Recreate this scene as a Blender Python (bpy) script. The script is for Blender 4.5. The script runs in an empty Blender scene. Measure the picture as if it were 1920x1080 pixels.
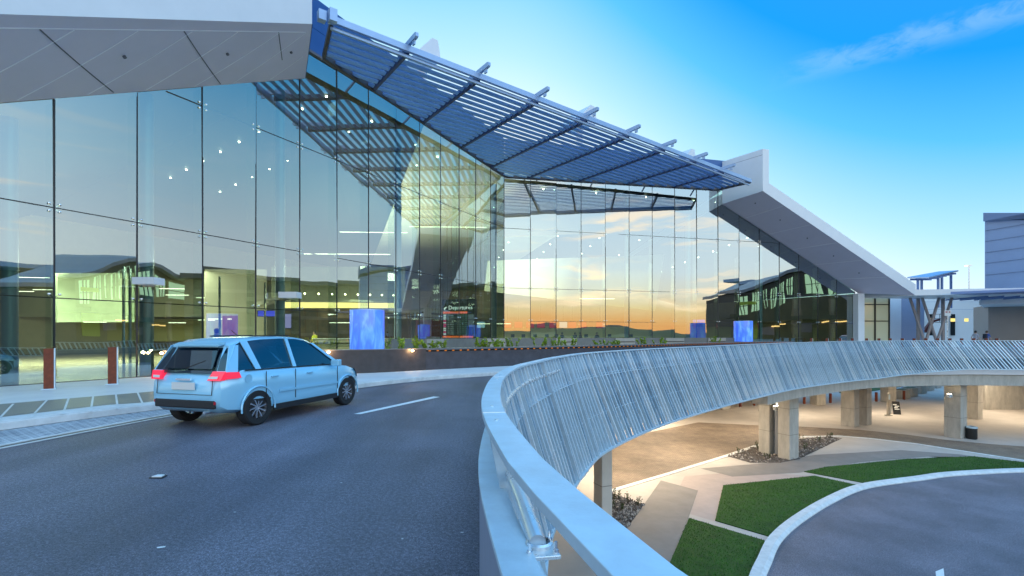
import bpy, bmesh, math, random
import numpy as np
from mathutils import Vector, Matrix, noise
random.seed(7); rng = np.random.default_rng(7)
R = math.radians
V = Vector
FX, HX, HY, CH = 907.0, 960.0, 628.0, 1.6          # lens in photo pixels, principal point, eye height
scn = bpy.context.scene
COL = scn.collection
LOW = -6.0                                           # level of the arrivals forecourt

def px(x, y, Z): return V(((x - HX) / FX * Z, Z, CH + (HY - y) / FX * Z))
def gp(x, y, z=0.0):
    Z = (CH - z) * FX / (y - HY)
    return V(((x - HX) / FX * Z, Z, z))

# ------------------------------------------------------------------ materials
MATS = {}
def mat(name, col, rough=0.5, metal=0.0, var=0.0, scale=4.0, bump=0.0, bscale=30.0, emit=None, estr=0.0, spec=0.5, stretch=None, col2=None, coat=0.0):
    if name in MATS: return MATS[name]
    m = bpy.data.materials.new(name); m.use_nodes = True
    nt = m.node_tree; N = nt.nodes; L = nt.links
    b = N['Principled BSDF']
    b.inputs['Base Color'].default_value = (*col, 1); b.inputs['Roughness'].default_value = rough
    b.inputs['Metallic'].default_value = metal; b.inputs['Specular IOR Level'].default_value = spec
    if coat: b.inputs['Coat Weight'].default_value = coat; b.inputs['Coat Roughness'].default_value = 0.05
    if emit:
        b.inputs['Emission Color'].default_value = (*emit, 1); b.inputs['Emission Strength'].default_value = estr
    if var or bump:
        tc = N.new('ShaderNodeTexCoord'); mp = N.new('ShaderNodeMapping'); L.new(tc.outputs['Object'], mp.inputs['Vector'])
        if stretch: mp.inputs['Scale'].default_value = stretch
        if var:
            n1 = N.new('ShaderNodeTexNoise'); n1.inputs['Scale'].default_value = scale; n1.inputs['Detail'].default_value = 8; n1.inputs['Roughness'].default_value = 0.65
            L.new(mp.outputs[0], n1.inputs['Vector'])
            cr = N.new('ShaderNodeValToRGB'); cr.color_ramp.elements[0].position = 0.3; cr.color_ramp.elements[1].position = 0.7
            c2 = col2 or [min(1, c * (1 + var)) for c in col]
            c1 = [c * (1 - var) for c in col] if not col2 else col
            cr.color_ramp.elements[0].color = (*c1, 1); cr.color_ramp.elements[1].color = (*c2, 1)
            L.new(n1.outputs['Fac'], cr.inputs['Fac']); L.new(cr.outputs[0], b.inputs['Base Color'])
            ra = N.new('ShaderNodeMapRange'); ra.inputs['To Min'].default_value = max(0, rough - 0.1); ra.inputs['To Max'].default_value = min(1, rough + 0.1)
            L.new(n1.outputs['Fac'], ra.inputs['Value']); L.new(ra.outputs[0], b.inputs['Roughness'])
        if bump:
            n2 = N.new('ShaderNodeTexNoise'); n2.inputs['Scale'].default_value = bscale; n2.inputs['Detail'].default_value = 5
            L.new(mp.outputs[0], n2.inputs['Vector'])
            bp = N.new('ShaderNodeBump'); bp.inputs['Strength'].default_value = bump; bp.inputs['Distance'].default_value = 0.02
            L.new(n2.outputs['Fac'], bp.inputs['Height']); L.new(bp.outputs[0], b.inputs['Normal'])
    MATS[name] = m
    return m

def emat(name, col, s):
    if name in MATS: return MATS[name]
    m = bpy.data.materials.new(name); m.use_nodes = True; nt = m.node_tree
    nt.nodes.remove(nt.nodes['Principled BSDF'])
    e = nt.nodes.new('ShaderNodeEmission'); e.inputs[0].default_value = (*col, 1); e.inputs[1].default_value = s
    nt.links.new(e.outputs[0], nt.nodes['Material Output'].inputs[0]); MATS[name] = m
    return m

def glassmat(name, tint, base, gain, wob=0.0):
    m = bpy.data.materials.new(name); m.use_nodes = True; nt = m.node_tree; N = nt.nodes; L = nt.links
    N.remove(N['Principled BSDF'])
    t = N.new('ShaderNodeBsdfTransparent'); t.inputs[0].default_value = (*tint, 1)
    g = N.new('ShaderNodeBsdfGlossy'); g.inputs['Roughness'].default_value = 0.0; g.inputs[0].default_value = (0.84, 0.95, 1, 1)
    fr = N.new('ShaderNodeFresnel'); fr.inputs[0].default_value = 1.5
    ma = N.new('ShaderNodeMath'); ma.operation = 'MULTIPLY_ADD'; ma.use_clamp = True; ma.inputs[1].default_value = gain; ma.inputs[2].default_value = base
    mx = N.new('ShaderNodeMixShader')
    L.new(fr.outputs[0], ma.inputs[0]); L.new(ma.outputs[0], mx.inputs[0]); L.new(t.outputs[0], mx.inputs[1]); L.new(g.outputs[0], mx.inputs[2])
    if wob:
        tc = N.new('ShaderNodeTexCoord'); n2 = N.new('ShaderNodeTexNoise'); n2.inputs['Scale'].default_value = 0.45; n2.inputs['Detail'].default_value = 1
        L.new(tc.outputs['Object'], n2.inputs['Vector'])
        bp = N.new('ShaderNodeBump'); bp.inputs['Strength'].default_value = wob; bp.inputs['Distance'].default_value = 0.05
        L.new(n2.outputs['Fac'], bp.inputs['Height']); L.new(bp.outputs[0], g.inputs['Normal'])
    L.new(mx.outputs[0], N['Material Output'].inputs[0]); MATS[name] = m
    return m

GLASS = glassmat('facade glass', (0.60, 0.87, 0.70), 0.31, 1.5, 0.10)
FINGLASS = glassmat('glass fin', (0.84, 0.95, 0.89), 0.0, 0.25)
CARGLASS = glassmat('car glass', (0.16, 0.2, 0.22), 0.08, 1.2)
WHITE = mat('white panel', (0.74, 0.76, 0.78), 0.35, var=0.04, scale=0.6)
SOFFIT = mat('soffit panel', (0.72, 0.675, 0.765), 0.5, var=0.04, scale=0.5)
SEAM = mat('panel seam', (0.96, 0.95, 0.98), 0.5)
SEAMD = mat('dark seam', (0.12, 0.12, 0.14), 0.6)
NAVY = mat('navy cladding', (0.035, 0.10, 0.27), 0.32, 0.3, var=0.08, scale=0.7)
STEEL = mat('blue steel', (0.13, 0.22, 0.45), 0.38, 0.25, var=0.06, scale=1.5)
BLADE = mat('louvre blade', (0.23, 0.46, 0.90), 0.30, 0.0, var=0.10, scale=0.8)
EDGEST = mat('pale steel', (0.34, 0.46, 0.66), 0.35, 0.4, var=0.06, scale=2)
DARK = mat('dark frame', (0.02, 0.022, 0.025), 0.4)
CHROME = mat('bright fitting', (0.85, 0.86, 0.88), 0.12, 0.9)
GALV = mat('galvanised steel', (0.58, 0.72, 0.80), 0.42, 0.25, var=0.10, scale=6, bump=0.05, bscale=60)
GALVP = mat('galvanised pipe', (0.66, 0.72, 0.76), 0.28, 0.6, var=0.08, scale=8)
CONC = mat('concrete', (0.45, 0.42, 0.37), 0.8, var=0.20, scale=2.2, bump=0.2, bscale=25, stretch=(1.6, 1.6, .45))
CONCP = mat('pale concrete', (0.60, 0.57, 0.52), 0.8, var=0.08, scale=1.2, bump=0.1, bscale=40)
RUST = mat('corten steel', (0.20, 0.045, 0.018), 0.75, var=0.35, scale=9, bump=0.2, bscale=40)
WALLD = mat('dark stone wall', (0.050, 0.043, 0.045), 0.42, var=0.3, scale=3, bump=0.1, bscale=50)
BLACK = mat('black', (0.012, 0.012, 0.013), 0.5)
CEIL = mat('hall ceiling', (0.72, 0.68, 0.60), 0.7, var=0.05, scale=0.4)
HALLW = mat('hall wall', (0.52, 0.46, 0.34), 0.6, var=0.12, scale=0.5)
HALLF = mat('hall floor', (0.30, 0.26, 0.18), 0.22, var=0.12, scale=1.0)
BROWNP = mat('brown bulkhead', (0.14, 0.10, 0.065), 0.6, var=0.1, scale=0.8)
COLUMN = mat('steel column', (0.30, 0.38, 0.52), 0.35, 0.2, var=0.05, scale=3)
TIMBER = mat('red timber panel', (0.22, 0.035, 0.015), 0.45, var=0.25, scale=2, stretch=(8, 8, 1))
WARM = emat('warm lamp', (1.0, 0.80, 0.48), 14.0)
TUBEL = emat('tube lamp', (1.0, 0.88, 0.66), 3.2)
DOWN = emat('downlight lamp', (1.0, 0.90, 0.72), 16.0)
COVE = emat('cove light', (1.0, 0.68, 0.25), 2.2)

# ------------------------------------------------------------------ mesh builder
class MB:
    def __init__(s): s.v, s.f, s.m = [], [], []
    def add(s, vs, fs, m=0):
        o = len(s.v); s.v += [tuple(v) for v in vs]
        for f in fs: s.f.append([i + o for i in f]); s.m.append(m)
    def poly(s, pts, m=0): s.add(pts, [list(range(len(pts)))], m)
    def prism(s, pts, vec, m=0, mside=None):
        n = len(pts); vec = V(vec); a = [V(p) for p in pts]; b = [p + vec for p in a]
        s.add(a + b, [list(range(n))[::-1], list(range(n, 2 * n))], m)
        s.add(a + b, [[i, (i + 1) % n, n + (i + 1) % n, n + i] for i in range(n)], m if mside is None else mside)
    def box(s, c, d, ax=None, m=0):
        """c centre, d sizes, ax = 3 axis vectors"""
        c = V(c); X, Y, Zz = ax or (V((1, 0, 0)), V((0, 1, 0)), V((0, 0, 1)))
        h = [X * d[0] / 2, Y * d[1] / 2, Zz * d[2] / 2]
        vs = [c + h[0] * i + h[1] * j + h[2] * k for k in (-1, 1) for j in (-1, 1) for i in (-1, 1)]
        s.add(vs, [(0, 2, 3, 1), (4, 5, 7, 6), (0, 1, 5, 4), (2, 6, 7, 3), (0, 4, 6, 2), (1, 3, 7, 5)], m)
    def beam(s, a, b, w, h, up=(0, 0, 1), m=0):
        a, b = V(a), V(b); t = (b - a); L = t.length; t.normalize(); sd = t.cross(V(up)).normalized(); u = sd.cross(t)
        s.box((a + b) / 2, (L, w, h), (t, sd, u), m)
    def tube(s, path, r, n=10, m=0, cap=True):
        path = [V(p) for p in path]; rs = r if isinstance(r, (list, tuple)) else [r] * len(path)
        vs = []; 
        for i, p in enumerate(path):
            t = (path[min(i + 1, len(path) - 1)] - path[max(i - 1, 0)]).normalized()
            ref = V((0, 0, 1)) if abs(t.z) < 0.95 else V((0, 1, 0))
            a = t.cross(ref).normalized(); b = a.cross(t)
            vs += [p + (a * math.cos(2 * math.pi * k / n) + b * math.sin(2 * math.pi * k / n)) * rs[i] for k in range(n)]
        fs = [[i * n + k, i * n + (k + 1) % n, (i + 1) * n + (k + 1) % n, (i + 1) * n + k] for i in range(len(path) - 1) for k in range(n)]
        if cap: fs += [list(range(n))[::-1], list(range((len(path) - 1) * n, len(path) * n))]
        s.add(vs, fs, m)
    def lathe(s, prof, c=(0, 0, 0), n=24, m=0, axis='z'):
        c = V(c); vs = []
        for (r, z) in prof:
            for k in range(n):
                a = 2 * math.pi * k / n
                p = V((r * math.cos(a), r * math.sin(a), z))
                if axis == 'y': p = V((p.x, p.z, p.y))
                vs.append(c + p)
        fs = [[i * n + k, i * n + (k + 1) % n, (i + 1) * n + (k + 1) % n, (i + 1) * n + k] for i in range(len(prof) - 1) for k in range(n)]
        s.add(vs, fs, m)
    def sweep(s, frames, sec, m=0, caps=True):
        """frames: (point, right); sec: closed list of (offset right, z)"""
        n = len(sec); vs = [V((p.x + r.x * o, p.y + r.y * o, p.z + z)) for p, r in frames for o, z in sec]
        fs = [[i * n + k, i * n + (k + 1) % n, (i + 1) * n + (k + 1) % n, (i + 1) * n + k] for i in range(len(frames) - 1) for k in range(n)]
        if caps: fs += [list(range(n)), list(range((len(frames) - 1) * n, len(frames) * n))[::-1]]
        s.add(vs, fs, m)
    def build(s, name, mats, parent=None, smooth=None, fix=True, bevel=0.0):
        me = bpy.data.meshes.new(name); me.from_pydata(s.v, [], s.f); 
        me.polygons.foreach_set('material_index', s.m)
        for x in (mats if isinstance(mats, (list, tuple)) else [mats]): me.materials.append(x)
        if fix:
            bm = bmesh.new(); bm.from_mesh(me); bmesh.ops.recalc_face_normals(bm, faces=bm.faces); bm.to_mesh(me); bm.free()
        if smooth: 
            me.polygons.foreach_set('use_smooth', [True] * len(me.polygons))
            if smooth is not True: me.set_sharp_from_angle(angle=R(smooth))
        o = bpy.data.objects.new(name, me); COL.objects.link(o)
        if bevel:
            bv = o.modifiers.new('Bevel', 'BEVEL'); bv.width = bevel; bv.segments = 2; bv.limit_method = 'ANGLE'; bv.angle_limit = R(40)
        if parent: o.parent = parent
        return o

def tag(o, label, cat, group=None):
    o['label'] = label; o['category'] = cat
    if group: o['group'] = group
    return o
def struct(o): o['kind'] = 'structure'; return o
def stuff(o, label=None, cat=None):
    o['kind'] = 'stuff'
    if label: o['label'] = label; o['category'] = cat
    return o
def thing(name, label, cat, loc=(0, 0, 0), rz=0.0, group=None):
    o = bpy.data.objects.new(name, None); COL.objects.link(o); o.location = loc; o.rotation_euler = (0, 0, rz)
    o.empty_display_size = 0.2
    return tag(o, label, cat, group)
def dup(root, loc, rz=0.0, label=None, group=None):
    r = root.copy(); COL.objects.link(r); r.location = loc; r.rotation_euler = (0, 0, rz)
    if label: r['label'] = label
    if group: r['group'] = group
    for ch in list(root.children):
        c = ch.copy(); COL.objects.link(c); c.parent = r
        for g in ch.children:
            d = g.copy(); COL.objects.link(d); d.parent = c
    return r

def spline(pts, step):
    """Catmull-Rom through pts, resampled about every STEP metres"""
    P = [V(p) for p in pts]; P = [P[0] * 2 - P[1]] + P + [P[-1] * 2 - P[-2]]; out = []
    for i in range(1, len(P) - 2):
        n = max(1, int((P[i + 1] - P[i]).length / step))
        for k in range(n):
            t = k / n; a, b, c, d = P[i - 1:i + 3]
            out.append(0.5 * ((2 * b) + (c - a) * t + (2 * a - 5 * b + 4 * c - d) * t * t + (3 * b - a - 3 * c + d) * t ** 3))
    out.append(P[-2]); return out
def frames(path):
    fr = []
    for i, p in enumerate(path):
        t = (path[min(i + 1, len(path) - 1)] - path[max(i - 1, 0)]); t.z = 0; t.normalize()
        fr.append((p, V((t.y, -t.x, 0))))
    return fr
def arclen(path):
    s = [0.0]
    for a, b in zip(path, path[1:]): s.append(s[-1] + (b - a).length)
    return s
def at_s(path, S, s):
    s = max(0, min(S[-1] - 1e-6, s)); i = max(0, int(np.searchsorted(S, s)) - 1)
    f = (s - S[i]) / max(1e-9, S[i + 1] - S[i]); p = path[i].lerp(path[i + 1], f)
    t = path[i + 1] - path[i]; t.z = 0; t.normalize()
    return p, t, V((t.y, -t.x, 0))

def text_mesh(mb, body, size, origin, right, up, m=0, ext=0.004):
    cu = bpy.data.curves.new('lettering', 'FONT'); cu.body = body; cu.size = size; cu.extrude = ext; cu.resolution_u = 3
    ob = bpy.data.objects.new('lettering', cu); COL.objects.link(ob)
    dg = bpy.context.evaluated_depsgraph_get(); me = bpy.data.meshes.new_from_object(ob.evaluated_get(dg))
    right, up = V(right).normalized(), V(up).normalized(); nrm = right.cross(up)
    mb.add([V(origin) + right * v.co.x + up * v.co.y + nrm * v.co.z for v in me.vertices], [list(p.vertices) for p in me.polygons], m)
    COL.objects.unlink(ob); bpy.data.objects.remove(ob); bpy.data.curves.remove(cu); bpy.data.meshes.remove(me)

# ------------------------------------------------------------------ camera
cam = bpy.data.cameras.new('camera'); cam.lens = 36.0 * FX / 1920.0; cam.sensor_width = 36.0; cam.sensor_fit = 'HORIZONTAL'
cam.shift_y = (HY - 540.0) / 1920.0; cam.clip_start = 0.05; cam.clip_end = 30000
co = bpy.data.objects.new('camera', cam); COL.objects.link(co); co.location = (0, 0, CH); co.rotation_euler = (R(90), 0, 0)
scn.camera = co
# ------------------------------------------------------------------ sky: dusk, the sun just down behind the camera to the right
SUNDIR = V((0.50, -0.866, 0)).normalized()
w = bpy.data.worlds.new('World'); scn.world = w; w.use_nodes = True
nt = w.node_tree; N = nt.nodes; L = nt.links
def nmath(op, a, b=None, c=None, clamp=False):
    n = N.new('ShaderNodeMath'); n.operation = op; n.use_clamp = clamp
    for i, x in enumerate((a, b, c)):
        if x is None: continue
        if isinstance(x, (int, float)): n.inputs[i].default_value = x
        else: L.new(x, n.inputs[i])
    return n.outputs[0]
def nramp(fac, stops):
    n = N.new('ShaderNodeValToRGB'); e = n.color_ramp.elements
    while len(e) < len(stops): e.new(0.5)
    for el, (p, c) in zip(e, stops): el.position = p; el.color = (*c, 1)
    L.new(fac, n.inputs[0]); return n.outputs[0]
def nmix(f, a, b, mode='MIX'):
    n = N.new('ShaderNodeMix'); n.data_type = 'RGBA'; n.blend_type = mode
    for i, x in ((0, f), (6, a), (7, b)):
        if isinstance(x, (int, float)): n.inputs[i].default_value = x
        elif isinstance(x, tuple): n.inputs[i].default_value = (*x, 1)
        else: L.new(x, n.inputs[i])
    return n.outputs[2]
def smooth(x, a, b):
    n = N.new('ShaderNodeMapRange'); n.interpolation_type = 'SMOOTHSTEP'
    n.inputs['From Min'].default_value = a; n.inputs['From Max'].default_value = b; L.new(x, n.inputs['Value']); return n.outputs[0]
tc = N.new('ShaderNodeTexCoord'); sep = N.new('ShaderNodeSeparateXYZ'); L.new(tc.outputs['Generated'], sep.inputs[0])
X_, Y_, Z_ = sep.outputs
hl = nmath('SQRT', nmath('ADD', nmath('MULTIPLY', X_, X_), nmath('MULTIPLY', Y_, Y_)))
hx = nmath('DIVIDE', X_, nmath('MAXIMUM', hl, 0.001)); hy = nmath('DIVIDE', Y_, nmath('MAXIMUM', hl, 0.001))
# blue half: paler towards the terminal, deep azure to the right
lift = nmath('ADD', nmath('MULTIPLY', smooth(hx, 0.80, -0.05), 0.38), nmath('MULTIPLY', smooth(hx, 0.80, 1.0), 0.16))
zz = nmath('SUBTRACT', Z_, lift)
blue = nramp(nmath('MULTIPLY_ADD', zz, 0.8, 0.2), [(0.0, (0.80, 0.88, 0.94)), (0.20, (0.74, 0.85, 0.92)), (0.30, (0.38, 0.66, 0.86)), (0.41, (0.085, 0.44, 0.82)),
                                       (0.50, (0.006, 0.28, 0.76)), (0.60, (0.02, 0.26, 0.78)), (0.80, (0.50, 1.0, 1.55)), (1.0, (0.55, 1.12, 1.7))])
blue = nmix(1.0, blue, (1.03, 1.03, 1.03), 'MULTIPLY')
# sunset half
glow = nramp(nmath('ADD', Z_, 0.0), [(0.0, (0.98, 0.36, 0.11)), (0.028, (1.0, 0.50, 0.17)), (0.055, (1.0, 0.71, 0.34)), (0.085, (0.94, 0.85, 0.66)), (0.13, (0.82, 0.89, 0.90)), (0.36, (0.50, 0.76, 1.0)), (0.7, (0.36, 0.64, 0.98)), (1.0, (0.33, 0.55, 0.87))])
glow = nmix(1.0, glow, (1.7, 1.7, 1.7), 'MULTIPLY')
# drifting cirrus in the sunset
mp = N.new('ShaderNodeMapping'); L.new(tc.outputs['Generated'], mp.inputs[0]); mp.inputs['Scale'].default_value = (2.6, 2.6, 22)
cn = N.new('ShaderNodeTexNoise'); cn.inputs['Scale'].default_value = 1.5; cn.inputs['Detail'].default_value = 6; cn.inputs['Distortion'].default_value = 0.8; L.new(mp.outputs[0], cn.inputs['Vector'])
cm = nmath('MULTIPLY', smooth(cn.outputs['Fac'], 0.52, 0.72), nmath('MULTIPLY', smooth(Z_, 0.02, 0.08), smooth(Z_, 0.40, 0.16)))
glow = nmix(nmath('MULTIPLY', cm, 0.75), glow, (2.9, 2.0, 1.2))
sd = nmath('ADD', nmath('MULTIPLY', hx, SUNDIR.x), nmath('MULTIPLY', hy, SUNDIR.y))
col = nmix(smooth(sd, 0.42, 0.98), blue, glow)
# one thin streak of cloud, upper right
d1, d2 = px(1400, 165, 1) - V((0, 0, CH)), px(1930, 15, 1) - V((0, 0, CH)); pn = d1.cross(d2).normalized()
dist = nmath('ADD', nmath('ADD', nmath('MULTIPLY', X_, pn.x), nmath('MULTIPLY', Y_, pn.y)), nmath('MULTIPLY', Z_, pn.z))
mp2 = N.new('ShaderNodeMapping'); L.new(tc.outputs['Generated'], mp2.inputs[0]); mp2.inputs['Scale'].default_value = (7, 7, 18); mp2.inputs['Rotation'].default_value = (0, 0.5, 0)
c2 = N.new('ShaderNodeTexNoise'); c2.inputs['Scale'].default_value = 2.2; c2.inputs['Detail'].default_value = 8; c2.inputs['Roughness'].default_value = 0.62; c2.inputs['Distortion'].default_value = 0.5; L.new(mp2.outputs[0], c2.inputs['Vector'])
dw = nmath('ADD', dist, nmath('MULTIPLY', nmath('SUBTRACT', c2.outputs['Fac'], 0.5), 0.045))
st = nmath('MULTIPLY', smooth(nmath('ABSOLUTE', dw), 0.026, 0.004), nmath('MULTIPLY', smooth(hx, 0.44, 0.60), smooth(c2.outputs['Fac'], 0.34, 0.66)))
col = nmix(nmath('MULTIPLY', st, 0.19), col, (0.62, 0.80, 1.0))
sky = N.new('ShaderNodeTexSky'); sky.sky_type = 'NISHITA'; sky.sun_disc = False; sky.sun_elevation = R(-2); sky.sun_rotation = math.atan2(SUNDIR.x, SUNDIR.y)
b1 = N['Background']; L.new(col, b1.inputs[0]); b1.inputs[1].default_value = 1.0
b2 = N.new('ShaderNodeBackground'); L.new(sky.outputs[0], b2.inputs[0]); b2.inputs[1].default_value = 0.05
ad = N.new('ShaderNodeAddShader'); L.new(b1.outputs[0], ad.inputs[0]); L.new(b2.outputs[0], ad.inputs[1]); L.new(ad.outputs[0], N['World Output'].inputs[0])
sl = bpy.data.lights.new('sun', 'SUN'); sl.energy = 2.0; sl.angle = R(0.5); sl.color = (1.0, 0.80, 0.60)
so = bpy.data.objects.new('sun', sl); COL.objects.link(so)
so.rotation_euler = (-(SUNDIR * math.cos(R(-2)) + V((0, 0, math.sin(R(-2)))))).to_track_quat('-Z', 'Y').to_euler()
scn.view_settings.view_transform = 'Standard'; scn.view_settings.look = 'None'; scn.view_settings.exposure = 0.4
scn.cycles.use_denoising = True; scn.cycles.max_bounces = 8; scn.cycles.transparent_max_bounces = 24; scn.cycles.glossy_bounces = 5
scn.cycles.sample_clamp_indirect = 6.0; scn.cycles.caustics_reflective = False; scn.cycles.caustics_refractive = False

# ------------------------------------------------------------------ plan of the place
P0X = -21.6
def p1(Z, z=0.0, off=0.0): return V((P0X + 0.5292 * Z + 0.884 * off, Z - 0.468 * off, z))     # left facade, off = metres in front of it
FOLD = p1(39.6)
D1, N1 = V((0.4677, 0.8839, 0)), V((0.8839, -0.4677, 0))
D2, N2 = V((0.9703, 0.2418, 0)), V((0.2418, -0.9703, 0))
def p2(t, z=0.0, off=0.0): q = FOLD + D2 * t + N2 * off; return V((q.x, q.y, z))

RAIL = [(9.5, -14.5), (6.0, -9.8), (3.6, -6.0), (1.95, -3.0), (1.0, -1.1), (0.47, 0.2), (0.19, 0.90), (0.064, 1.374), (-0.017, 1.73), (-0.17, 2.8), (-0.227, 3.85), (-0.205, 5.3), (-0.023, 6.92), (0.39, 8.5), (0.93, 10.2),
        (2.08, 12.75), (5.2, 16.9), (11.0, 22.9), (16.5, 27.8), (24.6, 33.0), (31.35, 34.6), (35.9, 34.3), (46, 32.5), (58, 28.5)]
RC = spline([(x, y, 0) for x, y in RAIL], 0.25); RS = arclen(RC); RF = frames(RC)
EDGE = spline([(x, y, 0) for x, y in [(-10.5, -14), (-8.6, -4), (-7.75, 3), (-7.16, 6.77), (-6.97, 7.97), (-6.6, 9.84), (-5.85, 12.1), (-4.9, 13.95), (-4.0, 15.5), (-2.84, 17.07), (-1.9, 17.9), (-0.73, 18.9), (1.3, 21), (4.5, 24.3), (10, 29.8), (16, 35), (24, 40.5), (33, 43), (42, 43), (60, 39.5)]], 0.5)
KERB = spline([(x, y, 0) for x, y in [(-13.5, -14), (-11.2, -4), (-9.6, 4.5), (-8.53, 8.06), (-7.3, 10.75), (-6.0, 12.75), (-4.9, 13.95), (-4.0, 15.5), (-2.84, 17.07), (-1.9, 17.9), (-0.73, 18.9), (1.3, 21), (4.5, 24.3), (10, 29.8), (16, 35), (24, 40.5), (33, 43), (42, 43), (60, 39.5)]], 0.5)

# ------------------------------------------------------------------ ground, roads, paving (the setting)
def asphalt(name, base, rough, lane=.22):
    m = mat(name, base, rough, var=0.22, scale=0.55, bump=0.55, bscale=130, spec=0.6)
    nt = m.node_tree; N = nt.nodes; L = nt.links; b = N['Principled BSDF']
    src = b.inputs['Base Color'].links[0].from_socket
    tc = N.new('ShaderNodeTexCoord'); n = N.new('ShaderNodeTexNoise'); n.inputs['Scale'].default_value = 95; n.inputs['Detail'].default_value = 3; L.new(tc.outputs['Object'], n.inputs['Vector'])
    cr = N.new('ShaderNodeValToRGB'); cr.color_ramp.elements[0].position = 0.35; cr.color_ramp.elements[1].position = 0.68
    cr.color_ramp.elements[0].color = (0.45, 0.45, 0.46, 1); cr.color_ramp.elements[1].color = (2.1, 2.05, 2.1, 1)
    mx = N.new('ShaderNodeMix'); mx.data_type = 'RGBA'; mx.blend_type = 'MULTIPLY'; mx.inputs[0].default_value = 1
    L.new(n.outputs['Fac'], cr.inputs[0]); L.new(src, mx.inputs[6]); L.new(cr.outputs[0], mx.inputs[7])
    last = mx.outputs[2]
    for sc, rng_, lo, hi in (((1.1, .10, 1), (.35, .65), 1 - lane, 1 + lane), ((30, 30, 30), (.40, .62), .80, 1.35), ((.35, .35, 1), (.40, .60), .84, 1.14)):   # wheel lanes, coarse aggregate, broad wear
        mp = N.new('ShaderNodeMapping'); mp.inputs['Scale'].default_value = sc; L.new(tc.outputs['Object'], mp.inputs[0])
        q = N.new('ShaderNodeTexNoise'); q.inputs['Scale'].default_value = 1.0; q.inputs['Detail'].default_value = 4; L.new(mp.outputs[0], q.inputs['Vector'])
        mr = N.new('ShaderNodeMapRange'); mr.inputs['From Min'].default_value, mr.inputs['From Max'].default_value = rng_; mr.inputs['To Min'].default_value = lo; mr.inputs['To Max'].default_value = hi; L.new(q.outputs['Fac'], mr.inputs['Value'])
        k = N.new('ShaderNodeMix'); k.data_type = 'RGBA'; k.blend_type = 'MULTIPLY'; k.inputs[0].default_value = 1; L.new(last, k.inputs[6]); L.new(mr.outputs[0], k.inputs[7]); last = k.outputs[2]
    L.new(last, b.inputs['Base Color'])
    return m
ASPH = asphalt('asphalt', (0.105, 0.102, 0.122), 0.55)
ASPH2 = asphalt('lower asphalt', (0.125, 0.118, 0.135), 0.6, .05)
def brickmat(name, c1, c2, mortar, sx, scale, rough=0.75):
    m = bpy.data.materials.new(name); m.use_nodes = True; nt = m.node_tree; N = nt.nodes; L = nt.links; b = N['Principled BSDF']; b.inputs['Roughness'].default_value = rough
    tc = N.new('ShaderNodeTexCoord'); mp = N.new('ShaderNodeMapping'); mp.inputs['Rotation'].default_value = (0, 0, sx); L.new(tc.outputs['Object'], mp.inputs[0])
    br = N.new('ShaderNodeTexBrick'); br.inputs['Color1'].default_value = (*c1, 1); br.inputs['Color2'].default_value = (*c2, 1); br.inputs['Mortar'].default_value = (*mortar, 1)
    br.inputs['Scale'].default_value = scale; br.inputs['Mortar Size'].default_value = 0.03; L.new(mp.outputs[0], br.inputs['Vector'])
    n = N.new('ShaderNodeTexNoise'); n.inputs['Scale'].default_value = 0.9; n.inputs['Detail'].default_value = 6; L.new(tc.outputs['Object'], n.inputs['Vector'])
    mx = N.new('ShaderNodeMix'); mx.data_type = 'RGBA'; mx.blend_type = 'OVERLAY'; mx.inputs[0].default_value = 0.55
    L.new(br.outputs[0], mx.inputs[6]); L.new(n.outputs['Fac'], mx.inputs[7]); L.new(mx.outputs[2], b.inputs['Base Color'])
    bp = N.new('ShaderNodeBump'); bp.inputs['Strength'].default_value = 0.5; bp.inputs['Distance'].default_value = 0.01; bp.invert = True; L.new(br.outputs['Fac'], bp.inputs['Height']); L.new(bp.outputs[0], b.inputs['Normal'])
    MATS[name] = m; return m
PAVER = brickmat('brick paving', (0.20, 0.15, 0.11), (0.27, 0.21, 0.15), (0.13, 0.10, 0.08), R(28), 2.2)
COBBLE = brickmat('grey setts', (0.20, 0.22, 0.25), (0.34, 0.36, 0.38), (0.62, 0.64, 0.66), R(80), 2.6)
FOOT = mat('pale footpath', (0.66, 0.68, 0.68), 0.6, var=0.10, scale=1.0, bump=0.08, bscale=60)
FOOTD = mat('dark slab', (0.11, 0.115, 0.125), 0.45, var=0.22, scale=1.4, bump=0.08, bscale=50, stretch=(1, 4, 1))
PLAZA = mat('plaza concrete', (0.50, 0.45, 0.40), 0.75, var=0.10, scale=0.8, bump=0.08, bscale=50)
PINK = mat('pink concrete', (0.46, 0.37, 0.33), 0.75, var=0.10, scale=1.5, bump=0.1, bscale=60)
GREYS = mat('grey paving', (0.25, 0.225, 0.205), 0.75, var=0.14, scale=1.2, bump=0.12, bscale=60)
KERBM = mat('kerb concrete', (0.68, 0.68, 0.66), 0.7, var=0.16, scale=3.5, bump=0.15, bscale=40)
PAINT = mat('road paint', (0.80, 0.80, 0.78), 0.55, var=0.10, scale=12)
LAWN = mat('lawn', (0.030, 0.085, 0.006), 0.9, var=0.35, scale=2.5, bump=0.6, bscale=70)
GRAVELB = mat('gravel bed', (0.10, 0.085, 0.075), 0.9, var=0.4, scale=14, bump=0.6, bscale=40)
FIELD = mat('far ground', (0.10, 0.12, 0.07), 0.9, var=0.3, scale=0.02)

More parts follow.
